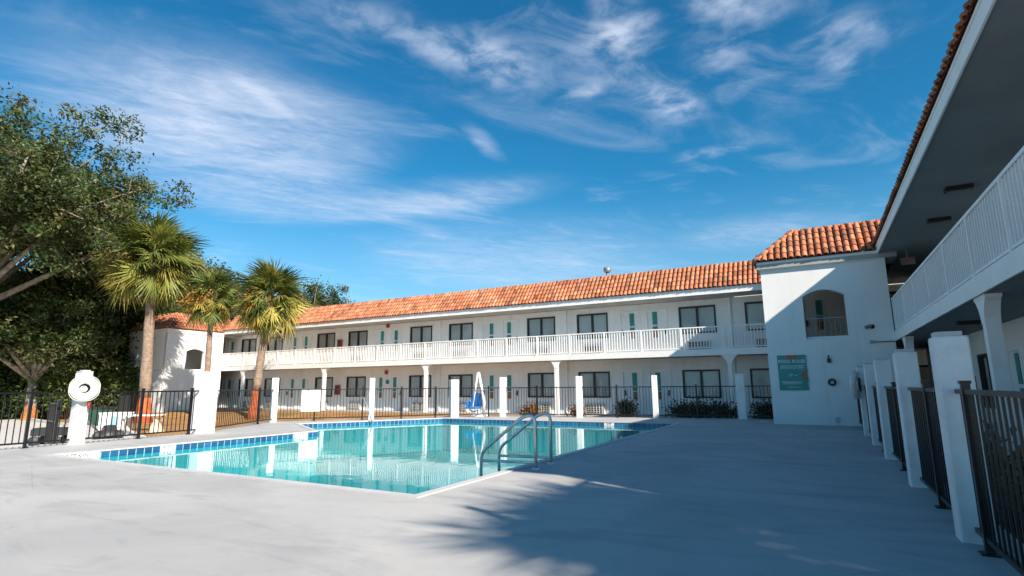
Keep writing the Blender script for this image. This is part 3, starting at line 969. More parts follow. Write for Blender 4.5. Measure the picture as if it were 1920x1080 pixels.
# ------------------------------------------------------------------ pillars and fences
def pillar(x, y, w, h, rz, lab, cap=False, d=None):
    e = empty('fence_pillar', (x, y, 0), rz, lab, 'pillar', 'white square pillars of the pool fence')
    mb = MB(); hw = w / 2; hd = (d or w) / 2; bv = .012
    v = []; f = []
    ring_ = lambda a, c: [(-a + bv, -c, 0), (a - bv, -c, 0), (a, -c + bv, 0), (a, c - bv, 0), (a - bv, c, 0), (-a + bv, c, 0), (-a, c - bv, 0), (-a, -c + bv, 0)]
    for z, g in ((-.18, 0), (h - .012, 0), (h, -.012)):
        v += [(px, py, z) for px, py, _ in ring_(hw + g, hd + g)]
    for i in range(2):
        for k in range(8):
            f.append((i * 8 + k, i * 8 + (k + 1) % 8, i * 8 + 8 + (k + 1) % 8, i * 8 + 8 + k))
    f.append(tuple(16 + k for k in range(8)))
    mb.add(v, f); mb.build('shaft', pillar_paint, e, (0, 0, 0))
    if cap:
        mb = MB(); mb.box(-hw * .80, hw * .72, -hd * .75, hd * .75, h + .003, h + .04); mb.build('cap_slab', coping_mat, e, (0, 0, 0))
    return e


RP = [(1.01, 5.88), (1.01, 8.56), (1.01, 11.38), (1.01, 13.83), (1.01, 16.15)]
rlab = ['nearest white pillar of the right fence, tall in front of the column', 'second white pillar of the right fence, behind the nearest one', 'third white pillar of the right fence, halfway to the tower',
        'fourth white pillar of the right fence, close behind the ring pillar', 'farthest pillar of the right fence, with a life ring on its side']
for (x, y), l in zip(RP, rlab):
    pillar(x, y, .24, 1.635, 0, l, cap=True)
LP = [(-15.22, 6.56, .26, 1.63, 0, 'white pillar in the left fence that carries the life ring'),
      (-15.5, 9.75, .46, 1.72, .1, 'broad white pillar at the left fence corner below the thin palm'),
      (-17.95, 14.0, .24, 1.62, .9, 'white pillar right of the palm with the leaning trunk'),
      (-15.39, 16.45, .20, 1.60, .9, 'white pillar beside the thin grab pole at the far pool edge'),
      (-13.39, 19.2, .34, 1.53, .95, 'stout white corner pillar left of the blue pool lift'),
      (-11.64, 20.3, .23, 1.62, .08, 'white pillar just right of the pool lift'),
      (-8.38, 20.75, .22, 1.62, .08, 'white pillar left of the round bush behind the fence'),
      (-5.52, 21.45, .22, 1.62, .08, 'white pillar between the round bush and the long hedge'),
      (-2.49, 21.9, .30, 1.64, .08, 'shaded white pillar nearest the corner tower')]
for q in LP:
    pillar(*q)


def fence(p0, p1, posts, lab, z0=0.0, grp='black metal fence sections round the pool', h=1.2, step=.115, pk=.017):
    p0, p1 = Vector((*p0, 0)), Vector((*p1, 0)); d = p1 - p0; L = d.length
    ang = math.atan2(d.y, d.x)
    e = empty('metal_fence', (p0.x, p0.y, z0), ang, lab, 'fence', grp)
    mb = MB()
    for z in (h - .02, h - .02 if False else .11):
        mb.box(0, L, -.018, .018, z - .018, z + .018)
    k = max(2, int(L / step))
    for i in range(1, k):
        u = L * i / k
        mb.box(u - pk / 2, u + pk / 2, -pk / 2, pk / 2, .07 if False else .11, h - .03)
    mb.build('picket_panel', black_metal, e, (0, 0, 0))
    for t in posts:
        mb = MB(); u = t * L
        mb.box(u - .028, u + .028, -.028, .028, 0, h + .04); mb.box(u - .036, u + .036, -.036, .036, h + .04, h + .065)
        mb.box(u - .06, u + .06, -.06, .06, 0.001, .012)
        mb.build('fence_post', black_metal, e)
    return e


def between(a, b_, wa, wb):
    a, b_ = Vector(a), Vector(b_); d = (b_ - a).normalized()
    return tuple(a + d * wa), tuple(b_ - d * wb)


fence((-15.22, -6), (-15.22, 6.42), (.6, .935), 'long black fence section at the far left edge ending at the ring pillar')
fence((-15.22, 6.7), (-15.42, 9.5), (.45, .93), 'black fence section between the ring pillar and the broad pillar')
cl = [(q[0], q[1]) for q in LP]
labs = ['black fence section in front of the palm with the orange foot', 'black fence section that carries the white board', 'black fence section behind the thin grab pole', 'black fence section behind the blue pool lift seat',
        'black fence section right of the lift with a potted dry plant behind', 'black fence section in front of the round bush', 'black fence section in front of the long hedge', 'short black fence section between the shaded pillar and the tower']
pts = cl[1:] + [(-1.33, 21.95)]
pp = [(.74,), (.38, .92) if False else (.40, .93), (.35, .8), (.72,), (.45,), (.5,), (.5,), ()]
for i in range(len(pts) - 1):
    wa = LP[i + 1][2] * .5; wb = LP[i + 2][2] * .5 if i + 2 < len(LP) else .01
    a, b_ = between(pts[i], pts[i + 1], wa, wb)
    fence(a, b_, pp[i], labs[i])
rl = ['nearest black fence section at the right edge, in front of the motel doors', 'black fence section between the first and second right pillars', 'black fence section between the second and third right pillars',
      'black fence section between the third and fourth right pillars', 'black fence section between the last two right pillars', 'black fence section from the last right pillar to the tower wall']
ends = [(1.0, -5.0)] + RP + [(1.0, 19.58)]
for i in range(len(ends) - 1):
    y0 = ends[i][1] + (0 if i == 0 else .127); y1 = ends[i + 1][1] - (.127 if i < len(ends) - 2 else 0)
    fence((1.0, y0), (1.0, y1), (.40, .972) if i == 0 else (.5,), rl[i], h=1.2, step=.125, pk=.015)


# ------------------------------------------------------------------ life rings
def life_ring(loc, rz, R, lab, tilt=0.0):
    e = empty('life_ring', loc, rz, lab, 'life ring', 'white life rings hung on pillars'); e.rotation_euler = (0, tilt, rz)
    mb = MB()
    r = R * .31; Rm = R - r
    K = 40
    mb.tube([(0, Rm * math.cos(a), Rm * math.sin(a)) for a in np.linspace(0, 2 * math.pi, K + 1)], r, 14, False)
    mb.v = [(x * .62, y, z) for x, y, z in mb.v]
    mb.build('ring', foam_white, e, (0, 0, 0))
    mb = MB(); q = []
    for a in np.linspace(0, 2 * math.pi, 49):
        rr = R * (1.0 + .07 * abs(math.sin(2 * a)))
        q.append((.02, rr * math.cos(a), rr * math.sin(a)))
    mb.tube(q, .007, 6, False); mb.build('rope', rope_mat, e, (0, 0, 0))
    mb = MB(); mb.tube([(-.10, 0, 0), (-.085, 0, 0)], R * .50, 24); mb.build('ring_shade_disc', dark_plastic, e, (0, 0, 0))  # added dark disc that stands for the ring's shadow seen through the hole
    mb = MB(); mb.tube([(-.084, -R * .06, -R * .06), (-.05, -R * .06, -R * .06)], R * .27, 20); mb.build('lit_centre_disc', foam_white, e, (0, 0, 0))  # added white disc that stands for the lit pillar face inside that shadow
    for k in range(4):
        mb = MB(); a0 = k * math.pi / 2
        rr = [(Rm * math.cos(a0 + da), Rm * math.sin(a0 + da)) for da in (-.10, 0, .10)]
        mb.tube([(0, *q_) for q_ in rr], r * 1.03, 14, False); mb.v = [(x * .64, y, z) for x, y, z in mb.v]
        mb.build('band', rope_mat, e, (0, 0, 0))
    return e


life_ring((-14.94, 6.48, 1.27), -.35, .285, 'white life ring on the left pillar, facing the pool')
mb = MB(); mb.box(-.12, .12, -.12, .12, 1.632, 1.67); mb.box(-.08, .08, -.08, .08, 1.672, 1.70)
o = mb.build('ring_bracket', coping_mat, None, (0, 0, 0)); o.location = (-15.2, 6.56, 0); tag(o, 'pale stepped cap on top of the ring pillar', 'pillar cap')
mb = MB(); mb.tube([(-15.00, 6.62, .98), (-14.98, 6.64, .80)], [.03, .033], 10); tag(mb.build('rope_float', red_metal), 'small red float hanging below the left life ring', 'float')
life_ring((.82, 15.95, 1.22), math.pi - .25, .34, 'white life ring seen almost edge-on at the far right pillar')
# white board on the fence
mbp = on_ground(577, 789.5, 0)
a_, b_ = Vector(cl[2]), Vector(cl[3]); dd_ = (b_ - a_).normalized()
mid = a_ + dd_ * 1.30
wb_ = empty('notice_board', (mid.x + dd_.y * .05, mid.y - dd_.x * .05, .33), math.atan2(dd_.y, dd_.x), 'blank white board fixed to the black fence by the pool corner', 'board')
mb = MB(); mb.box(-.34, .34, -.012, .012, .03, .83); mb.build('board', board_white, wb_, (0, 0, 0))
for x, z in ((-.1, .80), (-.12, .08)):
    mb = MB(); mb.box(x - .03, x + .03, -.02, -.013, z, z + .03); mb.build('clip', grey_metal, wb_)

# grab pole beside the pool
gp = empty('grab_pole', (-14.95, 15.6, 0), label='thin dark curved grab pole at the far pool edge', cat='grab pole')
mb = MB(); A_ = on_ground(697, 790); q = [A_ + Vector((0, 0, 0))]
for (x, y) in ((692, 772), (687, 758), (681, 747), (675, 741)):
    d = ray(x, y); t = A_.y / d.y; q.append(Vector((0, 0, CAM_H)) + d * t)
q = [Vector((v_.x, A_.y, v_.z)) for v_ in q]; q[0].z = -.02
mb.tube([v_ - Vector((-14.95, 15.6, 0)) for v_ in q], .022, 8); mb.build('pole', grey_metal, gp, (0, 0, 0))

# pool lift
LFX, LFY = -12.65, 20.0
lf = empty('pool_lift', (LFX, LFY, 0), label='white pool lift with a bright blue seat at the far deck', cat='pool lift')


def lp(x, y):                                        # pixel -> local point in the lift's plane
    d = ray(x, y); t = LFY / d.y
    v_ = Vector((0, 0, CAM_H)) + d * t
    return Vector((v_.x - LFX, 0, v_.z))


mb = MB(); mb.box(-.22, .28, -.25, .25, 0.002, .09); mb.box(-.1, .16, -.12, .12, .09, .26); mb.build('base', white_paint, lf, (0, 0, 0))
mb = MB(); mb.tube([lp(906, 774), lp(908, 755), lp(905, 738), lp(897.5, 698)], [.07, .065, .06, .05], 10); mb.build('mast', white_paint, lf, (0, 0, 0))
mb = MB(); mb.tube([lp(897, 699) + Vector((0, -.05, 0)), lp(894.5, 766) + Vector((0, -.35, 0))], .035, 8); mb.build('seat_arm', white_paint, lf, (0, 0, 0))
mb = MB(); c = lp(892.5, 755) + Vector((0, -.1, 0))
mb.obox(c + Vector((0, .12, .12)), (1, 0, 0), (0, 1, .1), (0, -.1, 1), .27, .035, .27); mb.obox(c + Vector((0, -.12, -.2)), (1, 0, 0), (0, 1, 0), (0, 0, 1), .27, .24, .04)
mb.obox(c + Vector((-.27, -.06, -.05)), (1, 0, 0), (0, 1, 0), (0, 0, 1), .03, .2, .10)
st_ = mb.build('seat', blue_plastic, lf, (0, 0, 0))
m_ = st_.modifiers.new('b', 'BEVEL'); m_.width = .03; m_.segments = 3
mb = MB(); mb.tube(arc_pts([lp(881.5, 752), lp(881.5, 771), lp(901, 772), lp(906, 766)], .12), .03, 8); mb.build('foot_frame', white_paint, lf, (0, 0, 0))


# ------------------------------------------------------------------ vegetation
def bulk(name, m, verts, cols, parent, quads=True, loc=(0, 0, 0)):
    verts = np.asarray(verts, dtype=np.float32).reshape(-1, 3)
    nf = len(verts) // 4
    me = bpy.data.meshes.new(name)
    me.vertices.add(len(verts)); me.vertices.foreach_set('co', verts.ravel())
    me.loops.add(nf * 4); me.loops.foreach_set('vertex_index', np.arange(nf * 4, dtype=np.int32))
    me.polygons.add(nf); me.polygons.foreach_set('loop_start', np.arange(0, nf * 4, 4, dtype=np.int32))
    me.polygons.foreach_set('loop_total', np.full(nf, 4, dtype=np.int32))
    a = me.color_attributes.new('Col', 'FLOAT_COLOR', 'POINT')
    a.data.foreach_set('color', np.hstack([np.repeat(cols, 4, 0), np.ones((nf * 4, 1))]).astype(np.float32).ravel())
    me.materials.append(m); me.update(); me.validate()
    o = bpy.data.objects.new(name, me); COL.objects.link(o); o.parent = parent; o.location = loc
    return o


def leaf_cloud(centres, per, spread, size, pal, seed):
    r = np.random.default_rng(seed)
    n_ = len(centres) * per
    cc_ = np.repeat(np.asarray(centres, float), per, 0)
    cs = np.repeat(r.uniform(.6, 1.35, len(centres)), per)
    P = cc_ + r.normal(0, 1, (n_, 3)) * spread * cs[:, None] * np.array([1, 1, .72])
    nrm = r.normal(0, 1, (n_, 3)) + np.array([0, 0, .7]); nrm /= np.linalg.norm(nrm, axis=1)[:, None]
    t = np.cross(nrm, r.normal(0, 1, (n_, 3))); t /= np.linalg.norm(t, axis=1)[:, None]
    bt = np.cross(nrm, t)
    s = size * r.uniform(.6, 1.35, n_)[:, None]
    V = np.stack([P - t * s, P - bt * s * .42 + nrm * s * .1, P + t * s, P + bt * s * .42 + nrm * s * .1], 1)
    pal = np.asarray(pal)
    clump = np.repeat(r.integers(0, len(pal), len(centres)), per)
    own = r.integers(0, len(pal), n_)
    pick = np.where(r.random(n_) < .6, clump, own)
    C_ = pal[pick] * r.uniform(.65, 1.35, n_)[:, None]
    return V.reshape(-1, 3), C_


OAK_PAL = [(.055, .080, .025), (.080, .094, .030), (.033, .052, .019), (.112, .100, .042), (.062, .098, .029)]


def oak(base, H, R, seed, label, group, fill=60, crown_z=.6, lean=(0, 0), nl=9, sub=6, tw=4, per=60, size=.16, spread=.55, trunk_r=.35, rust=False, flat=.62, name='oak_tree', low=False):
    r = random.Random(seed)
    e = empty(name, base, 0, label, 'tree', group)
    mb = MB(); cents = []
    cc_ = Vector((lean[0], lean[1], H * crown_z))
    fork = Vector((lean[0] * .25, lean[1] * .25, H * .27))
    mb.tube([(0, 0, -.2), (.05, .02, H * .1), fork], [trunk_r * 1.35, trunk_r, trunk_r * .85], 10)
    for i in range(nl):
        az = i * 2.399 + r.uniform(-.4, .4); el = r.uniform(-.25, 1.2) if low else r.uniform(-.05, 1.25)
        tgt = cc_ + Vector((math.cos(az) * math.cos(el) * R, math.sin(az) * math.cos(el) * R, math.sin(el) * R * flat)) * r.uniform(.55, .85)
        mid_ = fork.lerp(tgt, .5) + Vector((r.uniform(-.5, .5), r.uniform(-.5, .5), r.uniform(.1, .8)))
        pth = [fork, mid_, tgt]
        mb.tube(pth, [trunk_r * .6, trunk_r * .32, trunk_r * .13], 7)
        for j in range(sub):
            s0 = mid_.lerp(tgt, r.uniform(.1, 1.0))
            dv = Vector((r.gauss(0, 1), r.gauss(0, 1), r.gauss(.15, .7))).normalized() * R * r.uniform(.22, .48)
            e2 = s0 + dv
            mb.tube([s0, s0.lerp(e2, .5) + Vector((0, 0, r.uniform(-.1, .3))), e2], [trunk_r * .16, trunk_r * .10, trunk_r * .05], 5)
            for k in range(tw):
                e3 = s0.lerp(e2, r.uniform(.35, 1.0)) + Vector((r.gauss(0, 1), r.gauss(0, 1), r.gauss(.1, .7))) * R * .085
                cents.append(tuple(e3))
    for i in range(fill):                               # twig ends on outer shoots that carry no visible limb
        az = r.uniform(0, 6.283); el = r.uniform(-.75, 1.4); q = r.uniform(.45, .98)
        cents.append(tuple(cc_ + Vector((math.cos(az) * math.cos(el) * R * q, math.sin(az) * math.cos(el) * R * q, math.sin(el) * R * flat * q))))
    tk = mb.build('trunk', oak_bark, e, (0, 0, 0))
    V, C_ = leaf_cloud(cents, per, spread, size, OAK_PAL, seed)
    bulk('crown', oak_leaf, V, C_, e)
    if rust:
        mb = MB(); mb.tube([(0, 0, -.19), (.05, .02, H * .1)], [trunk_r * 1.36, trunk_r * 1.02], 10, False); mb.build('stained_foot', rust_oak, e, (0, 0, 0))
    return e


SHRUBS = []
GT = 'live oaks behind the left lawn'
def G2(az_px, R):
    q_ = on_range(az_px, 728, R); return (q_.x, q_.y, LAWN_Z)


oak(G2(-150, 43), 20.6, 10.4, 3, 'huge grey-limbed oak filling the upper left corner above all others', GT, fill=150, lean=(1.0, 2.0), nl=17, sub=9, tw=5, per=125, size=.125, spread=.40, trunk_r=.38, crown_z=.58, flat=.66, low=True)
oB = oak(G2(62, 46), 9.0, 5.4, 11, 'smaller oak with a rust-stained trunk foot left of the life ring', GT, nl=11, sub=7, tw=5, fill=70, per=100, size=.13, spread=.40, trunk_r=.34, rust=True, crown_z=.58, low=True)
proto = oak(G2(190, 50), 13.5, 7.0, 21, 'dense dark oak behind the life ring pillar', GT, nl=13, sub=8, tw=5, fill=150, per=105, size=.15, spread=.46, trunk_r=.36, crown_z=.55, low=True)
far_list = [((-10, 56), .95, 1.0, 'broad oak far behind the left driveway at the frame edge'), ((120, 60), 1.0, 2.2, 'oak in the gap between the stained trunk and the ring pillar'),
            ((318, 60), 1.16, 3.7, 'oak rising behind the tall palm with the wide crown'), ((425, 66), .80, 4.4, 'oak showing between the two taller palms'),
            ((575, 80), 1.26, 5.9, 'oak crown peeking over the tile roof right of the palms'), ((255, 55), .72, .7, 'low oak behind the tall palm trunk'),
            ((505, 76), .98, 2.9, 'oak mostly hidden behind the leaning palm')]
for (px, R_), s, rz, lab in far_list:
    c = copy_tree(proto, None, G2(px, R_), rz); c.scale = (s, s, s); c['label'] = lab
for px, R_, w_, h_, sd_, lab in ((112, 47, 1.7, 3.6, 61, 'light green tall shrub right of the stained oak trunk'), (138, 46, 1.9, 4.4, 62, 'tall shrub directly behind the life ring pillar'), (196, 45, 1.8, 3.6, 63, 'light green tall shrub between the ring pillar and the tall palm'), (236, 47.5, 1.6, 4.8, 64, 'upright shrub just left of the tall palm trunk'), (5, 50, 2.0, 2.8, 65, 'low wide shrub at the left frame edge beyond the driveway')):
    q_ = on_range(px, 728, R_)
    SHRUBS.append((q_.x, q_.y, LAWN_Z, w_, w_ * .8, h_, 110, 60, .14, [(.10, .14, .035), (.075, .115, .03), (.13, .15, .04), (.05, .08, .025)], sd_, lab, 'tall_shrub', 'tall shrubs under the oaks', .42))
# undergrowth: one dark mass at the foot of the trees
cents = []
r_ = random.Random(5)
for i in range(1250):
    px = r_.uniform(-170, 335); R_ = r_.uniform(52, 60) if px < 245 else r_.uniform(51, 56)
    if r_.random() < .45 and px < 250:
        R_ = r_.uniform(49.5, 51.5)
    q_ = on_range(px, 728, R_); cents.append((q_.x, q_.y, LAWN_Z + abs(r_.gauss(0, 1.7 + 1.2 * math.sin(px * .045))) + .2))
V, C_ = leaf_cloud(cents, 80, .6, .15, OAK_PAL + [(.19, .21, .05), (.12, .17, .05)], 77)
o = bulk('undergrowth', oak_leaf, V, C_, None); tag(o, kind='stuff')


def fan_leaf(r, petiole, fan, nseg, droop):
    """quads of one palmetto fan along +x, facing up"""
    Q = []
    hub = Vector((petiole, 0, 0))
    zc = lambda x: -droop * x * x
    pw = .022
    K = 4
    for k in range(K):
        x0, x1 = petiole * k / K, petiole * (k + 1) / K
        Q.append([(x0, -pw, zc(x0)), (x0, pw, zc(x0)), (x1, pw, zc(x1)), (x1, -pw, zc(x1))])
    slope = -2 * droop * petiole
    for i in range(nseg):
        f = (i + .5) / nseg * 2 - 1
        a = f * 2.15
        ln = fan * (1 - .30 * abs(f) ** 1.5) * r.uniform(.74, 1.12); a += r.gauss(0, .05)
        start = hub + Vector((fan * .28 * (1 - abs(f)), 0, 0))
        d = Vector((math.cos(a), math.sin(a), 0)); wv = Vector((-math.sin(a), math.cos(a), 0))
        w0 = .040 * fan
        prev = None
        for k in range(4):
            t = k / 3
            p_ = start + d * ln * t
            drop = -(.14 + .25 * abs(f)) * ln * t - .55 * ln * max(0, t - .42) ** 1.3 * r.uniform(.3, 1.7)
            p_ = Vector((p_.x, p_.y, zc(petiole) + slope * (p_.x - petiole) * .6 + drop + .10 * ln * (1 - t)))
            w = w0 * (.35 + .65 * math.sin(math.pi * min(1, t * .75 + .2))) * (1 - t ** 3 * .9)
            cur = (p_ - wv * w, p_ + wv * w)
            if prev:
                Q.append([tuple(prev[0]), tuple(prev[1]), tuple(cur[1]), tuple(cur[0])])
            prev = cur
    return np.array(Q, dtype=float)


def palm(base, H, lean, crown_r, nleaf, seed, label, r0=.28, r1=.17, rust=1.3, name='palm_tree', dead=3, bend=0.0):
    r = random.Random(seed)
    e = empty(name, base, 0, label, 'palm tree', 'cabbage palms on the lawn')
    top = Vector((lean[0], lean[1], H))
    pts = []; rad = []
    for k in range(13):
        t = k / 12
        p_ = Vector((lean[0] * (t * (1 - bend) + bend * t * t), lean[1] * (t * (1 - bend) + bend * t * t), -.2 + (H + .2) * t))
        pts.append(p_); rad.append((r0 * (1 + .55 * (1 - min(1, t * 6)) ** 2) * (1 - t) + r1 * t) * (1 + .05 * math.sin(k * 2.1)))
    i = max(1, int(rust / H * 12 + .5))
    mb = MB(); mb.tube(pts[i:], rad[i:], 14); mb.build('trunk', palm_trunk, e, (0, 0, 0))
    mb = MB(); mb.tube(pts[:i + 1], rad[:i + 1], 14); mb.build('stained_foot', rust_trunk if rust > 0 else palm_trunk, e, (0, 0, 0))
    allV = []; allC = []; dV = []; dC = []
    PAL = [(.155, .175, .042), (.115, .150, .040), (.215, .215, .052), (.075, .110, .032)]
    for k in range(nleaf):
        f = (k + .5) / nleaf
        el = math.radians(86 - 128 * f ** .85) + r.gauss(0, .12)
        az = k * 2.39996 + r.gauss(0, .2)
        sc__ = crown_r * r.uniform(.85, 1.1)
        Q = fan_leaf(r, sc__ * .50, sc__ * .52, 30, .10 + .14 * f)
        roll = r.gauss(0, .5)
        mm = Matrix.Rotation(az, 3, 'Z') @ Matrix.Rotation(-el, 3, 'Y') @ Matrix.Rotation(roll, 3, 'X')
        Q = Q.reshape(-1, 3) @ np.array(mm).T + np.array(top) + np.array([0, 0, -.25 + .35 * (1 - f)])
        nq = len(Q) // 4
        c = np.array(PAL[r.randrange(4)]) * r.uniform(.8, 1.25)
        if f > .62 and r.random() < .5:
            c = np.array((.34, .29, .075)) * r.uniform(.75, 1.1)
        C_ = np.tile(c, (nq, 1)) * np.random.default_rng(k + seed).uniform(.75, 1.25, (nq, 1))
        C_[:4] = (.22, .22, .08)
        allV.append(Q); allC.append(C_)
    bulk('crown', palm_leaf, np.concatenate(allV), np.concatenate(allC), e)
    # old flower stalks and dead fans hanging below
    rr = np.random.default_rng(seed)
    for k in range(dead):
        az = k * 2.1 - 1.9
        Q = fan_leaf(r, crown_r * .40, crown_r * .42, 22, .25)
        mm = Matrix.Rotation(az, 3, 'Z') @ Matrix.Rotation(math.radians(38 + 10 * k), 3, 'Y')
        Q = Q.reshape(-1, 3) @ np.array(mm).T + np.array(top) + np.array([0, 0, -.3])
        dV.append(Q); dC.append(np.tile(np.array((.42, .20, .06)), (len(Q) // 4, 1)) * rr.uniform(.7, 1.2, (len(Q) // 4, 1)))
        ce = [tuple(np.array(top) + np.array([math.cos(az + .5) * crown_r * .58, math.sin(az + .5) * crown_r * .58, -.25 + .25 * math.sin(k * 3)]))]
        V, C_ = leaf_cloud(ce, 420, .34, .08, [(.46, .22, .06), (.34, .16, .05)], seed + k)
        dV.append(V); dC.append(C_)
    # dry boots on the upper trunk
    for k in range(26):
        t = r.uniform(.80, .99); p_ = Vector((lean[0] * (t * (1 - bend) + bend * t * t), lean[1] * (t * (1 - bend) + bend * t * t), H * t)); az = r.uniform(0, 6.28)
        d = Vector((math.cos(az), math.sin(az), .9)).normalized(); w = Vector((-math.sin(az), math.cos(az), 0)) * .05
        b0 = p_ + Vector((math.cos(az), math.sin(az), 0)) * r1 * .9; b1 = b0 + d * .4
        dV.append(np.array([b0 - w, b0 + w, b1 + w * .5, b1 - w * .5])); dC.append(np.array([(.30, .21, .13)]))
    if dV:
        bulk('dead_fronds', palm_leaf, np.concatenate(dV), np.concatenate(dC), e)
    return e


def palm_px(bx, by, cx_, cy_, gz=0, **kw):
    b_ = on_ground(bx, by, gz)
    R_ = math.hypot(b_.x, b_.y)
    t_ = on_range(cx_, cy_, R_)
    return palm((b_.x, b_.y, gz), t_.z - gz, (t_.x - b_.x, t_.y - b_.y), **kw)


palm_px(268, 793, 286, 487, gz=-.62, crown_r=2.5, nleaf=120, seed=4, label='tallest cabbage palm with the widest crown and an orange-stained foot', r0=.33, r1=.20, rust=1.75, bend=.3)
palm_px(383, 789, 398, 558, gz=-.52, crown_r=1.60, nleaf=62, seed=9, label='slim cabbage palm in front of the far stair tower, foot behind the broad pillar', r0=.18, r1=.14, rust=1.2, dead=1)
palm_px(474, 784, 507, 562, gz=-.37, crown_r=2.0, nleaf=96, seed=15, label='cabbage palm with a leaning trunk and orange-stained foot before the long wing', r0=.25, r1=.16, rust=1.6, dead=2, bend=.45)
# palms standing off to the right whose shadow falls on the deck
palm((8.1, 1.3, -.05), 6.3, (.2, .1), 2.0, 46, 23, 'cabbage palm outside the right fence, casting its shadow on the deck', rust=0, r0=.26, dead=1)
palm((9.5, 3.0, -.05), 6.1, (.3, -.2), 2.0, 40, 31, 'second cabbage palm outside the right fence beside the motel end', rust=0, r0=.26, dead=1)
palm((9.4, .2, -.05), 6.9, (-.1, .2), 2.0, 40, 37, 'third cabbage palm outside the right fence nearest the camera side', rust=0, r0=.26, dead=1)


def bush(cx_, cy_, cz, sx, sy, sz, ncl, per, size, pal, seed, label, name='bush', group='shrubs behind the pool fence', spread=.14):
    r = random.Random(seed)
    e = empty(name, (cx_, cy_, cz), 0, label, 'shrub', group)
    mb = MB(); ce = []
    for i in range(ncl):
        th = r.uniform(0, 6.283); rr_ = math.sqrt(r.random())
        p_ = (math.cos(th) * rr_ * sx, math.sin(th) * rr_ * sy, (.25 + .75 * r.random() * (1 - .35 * rr_)) * sz)
        ce.append(p_)
        if i % 2 == 0:
            mb.tube([(p_[0] * .5, p_[1] * .5, 0), (p_[0] * .8, p_[1] * .8, p_[2] * .5), p_], [.016, .011, .006], 5)
    mb.build('stems', oak_bark, e, (0, 0, 0))
    V, C_ = leaf_cloud(ce, per, spread, size, pal, seed)
    V[:, 2] = np.maximum(V[:, 2], .02)
    bulk('foliage', oak_leaf, V, C_, e)
    return e


for q_ in SHRUBS:
    bush(*q_)
HP = [(.035, .05, .02), (.05, .06, .025), (.075, .05, .025), (.10, .045, .025)]
bush(-7.05, 22.6, -.21, .34, .34, .85, 40, 14, .085, [(.045, .055, .022), (.07, .065, .03), (.16, .15, .08)], 3, 'round loose-leaved bush behind the fence left of the long hedge')
bush(-4.15, 22.75, -.21, 1.30, .45, .85, 120, 26, .06, HP, 5, 'long dark clipped hedge under the shaded window', name='hedge')
bush(-1.75, 22.9, -.21, .45, .4, .85, 50, 26, .06, HP, 8, 'dark hedge piece squeezed between the shaded pillar and the tower', name='hedge')
DP = [(.28, .12, .05), (.20, .09, .04), (.12, .08, .04)]
bush(-11.05, 21.6, -.21, .28, .25, .75, 30, 22, .07, DP, 12, 'dry russet plant behind the fence right of the pool lift')
bush(-8.95, 21.7, -.21, .16, .2, .75, 20, 22, .06, DP, 14, 'narrow dry russet plant beside the pillar left of the round bush')
# low plants in the bed beyond the right fence
for i, (x, y, lab) in enumerate(((1.65, 3.3, 'low dark plant in the bed beyond the near right fence'), (1.7, 4.9, 'low dark plant in the bed beside the near right pillar'), (1.68, 6.9, 'low dark plant beyond the second right fence section'), (1.7, 9.6, 'low dark plant beyond the third right fence section'))):
    bush(x, y, -.03, .25, .55, .62, 40, 20, .06, [(.03, .035, .02), (.05, .04, .025), (.12, .085, .05)], 40 + i, lab, name='bed_plant', group='low plants beyond the right fence')

# ------------------------------------------------------------------ clutter beyond the left fence
ac = empty('condenser_unit', (-38.6, 19.4, lawn_z(-38.6, 19.4)), .0, 'dark condenser unit on the lawn against the far stair tower', 'air conditioner')
mb = MB(); mb.box(-.75, .75, -.4, .4, .08, 1.35); mb.build('casing', dark_plastic, ac, (0, 0, 0))
mb = MB(); mb.box(-.85, .85, -.5, .5, 0, .075); mb.build('pad', concrete, ac, (0, 0, 0))
mb = MB()
for k in range(9):
    mb.box(-.70 + k * .17, -.64 + k * .17, -.415, -.402, .16, 1.28)
mb.build('louvre', ac_dark, ac, (0, 0, 0))
wc = empty('water_cooler', (*on_ground(215, 808, LAWN_Z).xy, LAWN_Z), .4, 'white box with a pale blue front standing beyond the fence', 'cooler box'); wc.scale = (1.22, 1.22, 1.22)
mb = MB(); mb.box(-.42, .42, -.3, .3, 0, .62); mb.box(-.44, .44, -.32, .32, .62, .68); mb.build('box', board_white, wc, (0, 0, 0))
mb = MB(); mb.box(.05, .38, -.315, -.302, .08, .55); mb.build('blue_front', mat('pale_blue', (.36, .52, .58), .5), wc, (0, 0, 0))
ft = empty('folding_table', (*on_ground(268, 808, LAWN_Z).xy, LAWN_Z), .5, 'small white folding table beyond the fence by the tall palm', 'table'); ft.scale = (1.22, 1.22, 1.22)
mb = MB(); mb.box(-.6, .6, -.3, .3, .55, .59); mb.build('table_top', board_white, ft, (0, 0, 0))
for sx in (-.52, .52):
    for sy in (-.24, .24):
        mb = MB(); mb.tube([(sx, sy, 0), (sx, sy, .55)], .02, 8); mb.build('leg', grey_metal, ft)
cs = MB()
r_ = random.Random(3)
cv = [(.0, 0, .55)]
cs.lathe([(.42, 0), (.30, .12), (.22, .4), (.12, .62), (.03, .72)], 12)
cs.v = [(x * (1 + .25 * math.sin(7 * y)), y * (1 + .2 * math.sin(9 * x)), z) for x, y, z in cs.v]
o = cs.build('cloth_bundle', cardboard, None, (0, 0, 0)); q_ = on_ground(290, 812, LAWN_Z); o.location = (q_.x, q_.y, LAWN_Z); o.scale = (.9, .9, .8); tag(o, 'pale bundled cloth on the ground in front of the tall palm', 'cloth')
